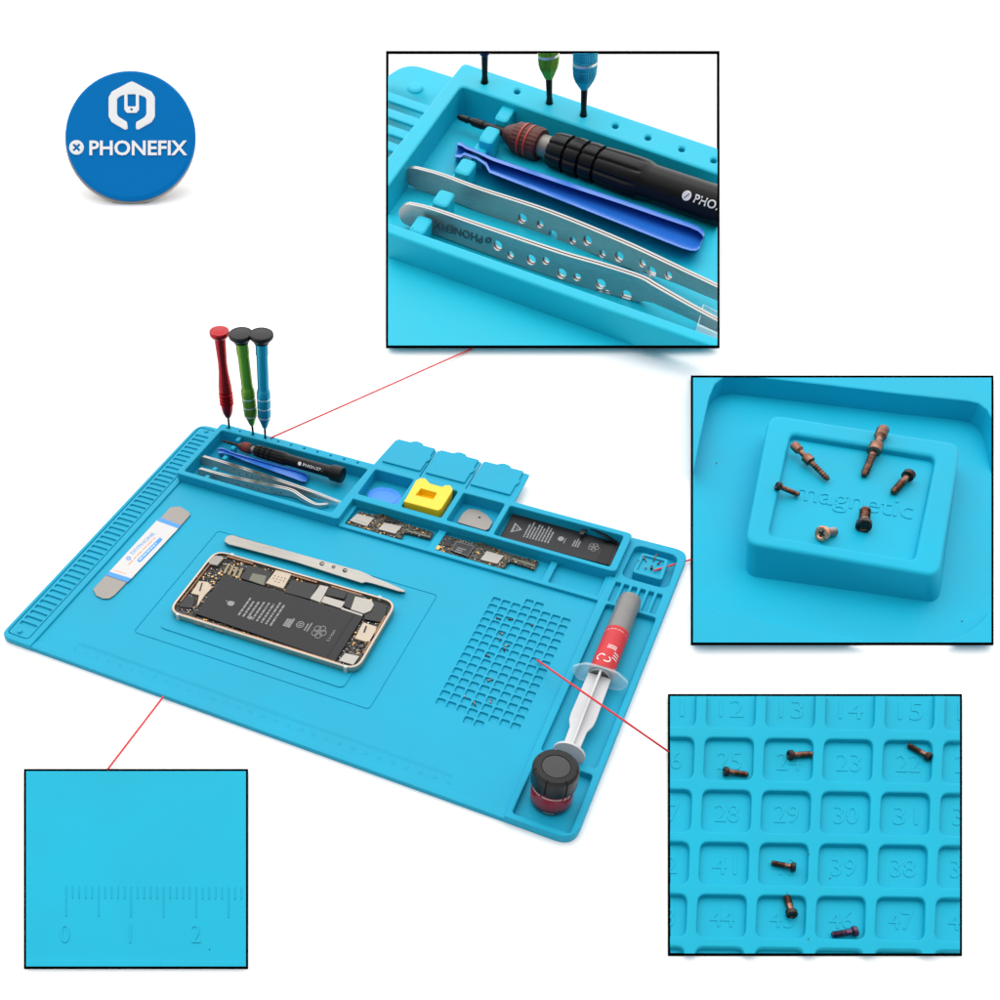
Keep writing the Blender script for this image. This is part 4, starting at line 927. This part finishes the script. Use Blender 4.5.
# ===== board 2: the magnet pad, enlarged
d2, t2 = display(691, 375.5, 993.5, 644.5, .6, .35, 'black framed display board at the right with an enlarged magnet pad in its pit', cyan3)
T2 = d2.T; Q = lambda pts: Z(pts, 685, 370, 3.1746)
pit = [(693 - 12, 474 + 80), (693, 474), (714.5, 388), (718, 379), (725, 373), (737, 370), (757, 376)]
pit = rpoly([(670, 600), (712.5, 372.5), (974, 404), (1025, 450), (985, 660)], [8, 26, 20, 20, 30], 10)
pit = [(694 - 14, 560), (686, 500), (693.5, 474), (701, 436), (709.5, 397), (715, 384), (724, 376.5), (738, 374.6), (757, 376.8), (830, 385), (900, 393.5), (968, 400.5), (979, 403), (987, 409), (992, 418), (1003, 470), (1006, 560), (1001, 590), (994, 606), (984, 619.5), (969, 632), (950, 640), (930, 644), (905, 646.5), (870, 641), (780, 623.5), (722, 612), (707, 606.5), (699, 599), (692, 588), (685, 575)]
kz = lambda x, y: 1 - .66 * min(1, max(0, (y - 440) / 190)) ** .8      # the rim gets lower towards the near edge
T2k = Map(lambda x, y, h: T2(x, y, 26 * kz(x, y)), T2.N, kz)
b = BM(); slab(b, [(640, 330), (1050, 330), (1050, 440), (1050, 500), (1050, 560), (1050, 620), (1050, 700), (640, 700), (640, 620), (640, 560), (640, 500), (640, 440)], [pit], -.0, 26, T2k, 1.6, 3); fin('pit_rim', clip(b, d2), cyan3, t2)
b = BM(); slab(b, rr(660, 340, 1040, 690), [], -.1, .6, T2); fin('pit_floor', clip(b, d2), cyan3, t2)
pad = rpoly(Q([(268, 138), (878, 232), (808, 655), (192, 548)]), [13, 13, 13, 13], 8)
rec = rpoly(Q([(338, 200), (797, 274), (730, 602), (268, 522)]), 6, 5)
HP = 33
pft = rpoly(Q([(262, 190), (866, 300), (806, 742), (188, 655)]), [13, 13, 13, 13], 8)
b = BM(); slab(b, pad, [rec], -.2, HP, T2, 3.2, 5, foot=pft)
slab(b, inset(ccw(pad), 8), [], 0, HP - 7, T2); pd = fin('magnet_pad', b, cyan3, t2)
b = BM(); text(b, 'magnetic', Q([(348, 408)])[0], Q([(720, 472)])[0], (3.2, -17.5), T2, HP - 7.5, HP - 6.35, .0); sub('raised_word', b, cyan3, pd)
for kind, p0, h0, p1, h1, lab in [
    ('stand', (344, 236), 5, (455, 348), -2, 'bronze double ended screw with a collar, back left on the magnet pad board'), ('stand', (630, 186), 8, (568, 336), -3, 'long bronze screw with a collar at the back middle on the magnet pad board'),
    ('slim', (290, 366), 5, (362, 396), -3, 'dark screw leaning over the left edge on the magnet pad board'), ('slim', (715, 328), 1, (660, 390), -3, 'dark cross head screw at the right on the magnet pad board'),
    ('copper', (432, 520), 2, (476, 513), -4, 'copper screw showing its cross head at the front left on the magnet pad board'), ('darkhead', (567, 498), 0, (573, 443), -4, 'dark headed screw pointing away at the front middle on the magnet pad board')]:
    a, c = Q([p0])[0], Q([p1])[0]; put_screw(kind, T2(*a, HP + h0 - 1), T2(*c, HP - 1 + h1), d2.n, lab, 'large screws on the magnet pad board')

# ===== board 3: numbered cells, enlarged
d3, t3 = display(668, 694, 962, 955.5, .6, .35, 'black framed display board at the lower right with enlarged numbered cells', cyan2)
T3 = d3.T
def cell(c, r): return (703.2 + 59.6 * c - 2.4 * r, 789.3 + 52.4 * r + .9 * c)
hl = []; nums = {-2: [11, 12, 13, 14, 15, 16], -1: [26, 25, 24, 23, 22, 21], 0: [27, 28, 29, 30, 31, 32], 1: [42, 41, 40, 39, 38, 37], 2: [43, 44, 45, 46, 47, 48], 3: [58, 57, 56, 55, 54, 53]}
txs = []
for r in range(-2, 4):
    for c in range(-1, 5):
        x, y = cell(c, r); hl.append(rpoly([(x, y), (x + 48.7, y + .7), (x + 47.2, y + 42.8), (x - 1.8, y + 42.0)], 8, 4))
        if c == -1 and r == 3 or (r == 3): continue
        s_ = str(nums[r][c + 1]); txs.append(text(BM(), s_, (x + 11.5, y + 32), (x + 35.5, y + 32.6), (.3, -18), T3, .2, 1.05, 0))
b = BM(); slab(b, rr(620, 640, 1010, 1010), hl, -.1, 7, T3, 1.8, 3); fin('cell_grid', clip(b, d3), cyan2, t3)
b = BM(); slab(b, rr(640, 660, 1000, 990), [], -.1, .5, T3); cf = fin('cell_floor', clip(b, d3), cyan2, t3)
for tx in txs:
    clip(tx, d3)
    if len(tx.verts): sub('raised_number', tx, cyan2, cf)
Q6 = lambda p: (660 + p[0] / 3.7037, 690 + p[1] / 3.7037); Q7 = lambda p: (800 + p[0] / 3.7037, 690 + p[1] / 3.7037)
for kind, a, c, lab in [('black', Q6((236, 300)), Q6((326, 313)), 'bronze screw lying in cell 25 of the numbered cells board'), ('black', Q6((476, 241)), Q6((566, 238)), 'bronze screw lying in cell 24 of the numbered cells board'),
    ('black', Q6((503, 657)), Q6((412, 640)), 'bronze screw lying in cell 40 of the numbered cells board'), ('black', Q6((490, 836)), Q6((464, 745)), 'bronze screw leaning into cell 45 of the numbered cells board'),
    ('black', Q7((484, 250)), Q7((400, 204)), 'bronze screw lying in cell 22 of the numbered cells board'), ('purple', Q7((212, 892)), Q7((118, 907)), 'purple screw lying in cell 46 of the numbered cells board')]:
    put_screw(kind, T3(*a, 5.5), T3(*c, 3.2), d3.n, lab, 'large screws on the numbered cells board')

# ===== board 4: the ruler, enlarged
d4, t4 = display(24, 769, 248, 968.5, .6, .35, 'black framed display board at the lower left with an enlarged ruler scale', cyan2)
T4 = d4.T
b = BM(); slab(b, rr(10, 750, 260, 990), [], -.1, 2, T4); sf = fin('ruler_surface', clip(b, d4), cyan2, t4)
b = BM()
for i in range(29):
    x = 66 + i * 6.5; y0 = 885.6 + i * .04; l = 30.5 if i % 5 == 0 else 12.2
    slab(b, rr(x - .55, y0, x + .55, y0 + l), [], 1.8, 2.75, T4, .25, 1)
for s_, x0, x1 in (('0', 60.3, 69.6), ('1', 129.3, 131.2), ('2', 191.6, 200.6)): text(b, s_, (x0, 942.5), (x1, 942.5), (0, -19), T4, 1.8, 2.7, -.006)
sub('scale_marks', clip(b, d4), cyan2, sf)
b = BM(); slab(b, [(20, 959.5), (260, 961.3), (260, 990), (20, 990)], [], 1.8, 4.2, T4, .8, 2); fin('front_edge', clip(b, d4), cyan2, t4)

for T_, th_, pts in [(T2, pd, [(716.5, 463, 1), (962, 621, 1), (988, 492, 0), (755, 638, 0)]), (T3, cf, [(808.6, 854, 1), (808.4, 939, 1), (830, 878.3, 1), (830.5, 900, 0), (958, 712, 0), (775.5, 812.5, 0)]),
                     (T4, sf, [(35.4, 877.5, 0), (62.5, 851, 0), (99.5, 788, 0), (66.5, 801, 0), (241, 857, 0), (50, 791, 0), (209.5, 949.5, 1), (178, 854, 0)])]:
    for x, y, k in pts:
        if not k: continue
        h_ = {id(T2): .7, id(T3): 7.1, id(T4): 2.0}[id(T_)]
        if T_ is T3 and (x, y) == (830, 878.3): h_ = .6
        b = BM(); slab(b, [(x - .7, y - .3), (x + .3, y - .7), (x + .7, y + .3), (x - .2, y + .8)], [], h_ - .2, h_ + .3, T_); sub('dust_speck', b, speck if k else speckl, th_)

# ===== the round badge
d5 = Board(62, 67, 197, 206, 45, 1)
bg_ = thing('round_badge', 'round blue badge with white wrench emblem and lettering, propped up at the back left', 'badge', d5.T(130, 200, 0))
T5 = d5.T; cx5, cy5 = 129.7, 134.8
b = BM(); slab(b, ell(130, 138.2, 65.2, 65.2, 72), [], -7, -3.5, T5, .8, 2); fin('rim', b, badgeg, bg_)
b = BM(); slab(b, ell(cx5, cy5, 65, 65, 96), [], -4, 1.4, T5, 3.0, 5); disc = fin('disc', b, badgeb, bg_, 50)
b = BM(); q = [T5(*p, -6.5) for p in ((105, 125), (155, 125), (150, 180), (110, 180))]; vs = [b.verts.new(p) for p in q]; ws = [b.verts.new(Vector((p.x, p.y, 0))) for p in q]
b.faces.new(vs); b.faces.new(ws[::-1])
for i in range(4): b.faces.new((vs[i], vs[(i + 1) % 4], ws[(i + 1) % 4], ws[i]))
fin('prop', b, white, bg_)
Q5 = lambda pts: Z(pts, 50, 50, 6.25)
b = BM(); E0, E1 = 1.2, 2.3
hexo = [(510, 195), (535, 205), (635, 260), (655, 295), (655, 415), (635, 450), (548, 498), (536, 490), (538, 450), (590, 420), (602, 400), (602, 305), (592, 292), (555, 278), (556, 372), (540, 392), (480, 392), (464, 372), (464, 276), (430, 292), (418, 305), (418, 400), (430, 418), (480, 448), (486, 490), (470, 498), (385, 450), (366, 415), (366, 295), (385, 260), (485, 205)]
slab(b, rpoly(Q5(hexo), .9, 3), [rpoly(Q5([(484, 275), (536, 275), (536, 352), (484, 352)]), .8, 2), ell(*Q5([(509, 371)])[0], 1.3, n=10)], E0, E1, T5, .25, 1)
slab(b, ell(*Q5([(165, 608)])[0], 7.3, n=32), [Q5([(140, 594), (150, 583), (165, 598), (180, 583), (190, 594), (175, 608), (190, 624), (180, 634), (165, 619), (150, 634), (140, 624), (155, 608)])], E0, E1, T5, .25, 1)
text(b, 'PHONEFIX', Q5([(246, 655)])[0], Q5([(858, 655)])[0], (0, -14.2), T5, E0, E1, .022)
sub('emblem_and_lettering', b, mat('badge_white', (.88, .88, .88), .5), disc, 50)

# ===== red callout cords strung from the mat to the boards
for (a, ha), (T_, p), lab in [((( 270.5, 438), 13.2), (T1, (473, 348, 1.5)), 'thin red cord from the rim of the tool tray up to the back display board'),
      (((654, 570.5), 9), (T2, (691, 559.5, 1.5)), 'thin red cord from the magnet pad to the right display board'),
      (((537, 660), 4.2), (T3, (668.3, 751.5, 1.5)), 'thin red cord from the sorting cells to the lower right display board'),
      (((163.5, 696.5), 4.5), (T4, (107.5, 769.5, 1.5)), 'thin red cord from the front edge of the mat to the lower left display board')]:
    A = TM(*a, ha); E = T_(*p); pp = [A.lerp(E, i / 16) for i in range(17)]
    if 'sorting' in lab:                    # this one arches over the syringe
        pp = [TM(a[0] + (p[0] - a[0]) * i / 16, a[1] + (p[1] - a[1]) * i / 16, q.z + 24 * math.sin(math.pi * i / 16) ** .7) if 0 < i < 16 else q for i, q in enumerate(pp)]
    b = BM(); tube(b, pp, .72, 8)
    o = fin('cord', b, redc, None, base=A); tagp(o, lab, 'cord', 'red cords between mat and boards')

# ------------------------------------------------------------------ light
w = bpy.data.worlds.new('World'); SC.world = w; w.use_nodes = True
N, L = w.node_tree.nodes, w.node_tree.links
bg = N['Background']; tc = N.new('ShaderNodeTexCoord'); vm = N.new('ShaderNodeVectorMath'); vm.operation = 'DOT_PRODUCT'; mr = N.new('ShaderNodeMapRange')
L.new(tc.outputs['Generated'], vm.inputs[0]); vm.inputs[1].default_value = Vector((-.30, .55, .80)).normalized(); L.new(vm.outputs['Value'], mr.inputs[0])
mr.inputs[1].default_value = 0; mr.inputs[2].default_value = 1; mr.inputs[3].default_value = .24; mr.inputs[4].default_value = 2.4
L.new(mr.outputs[0], bg.inputs['Strength']); bg.inputs['Color'].default_value = (1, 1, 1, 1)
def lamp(name, loc, aim, size, e):
    l = bpy.data.lights.new(name, 'AREA'); l.shape = 'DISK'; l.size = size; l.energy = e
    o = bpy.data.objects.new(name, l); COL.objects.link(o); o.location = loc
    o.rotation_euler = (Vector(aim) - Vector(loc)).to_track_quat('-Z', 'Y').to_euler()
lamp('studio_softbox', (-.9, 1.9, 3.2), (.2, .2, 0), 1.6, 9)
SC.view_settings.view_transform = 'Standard'; SC.view_settings.look = 'None'; SC.view_settings.exposure = 0; SC.view_settings.gamma = 1
SC.cycles.max_bounces = 8; SC.cycles.transparent_max_bounces = 16
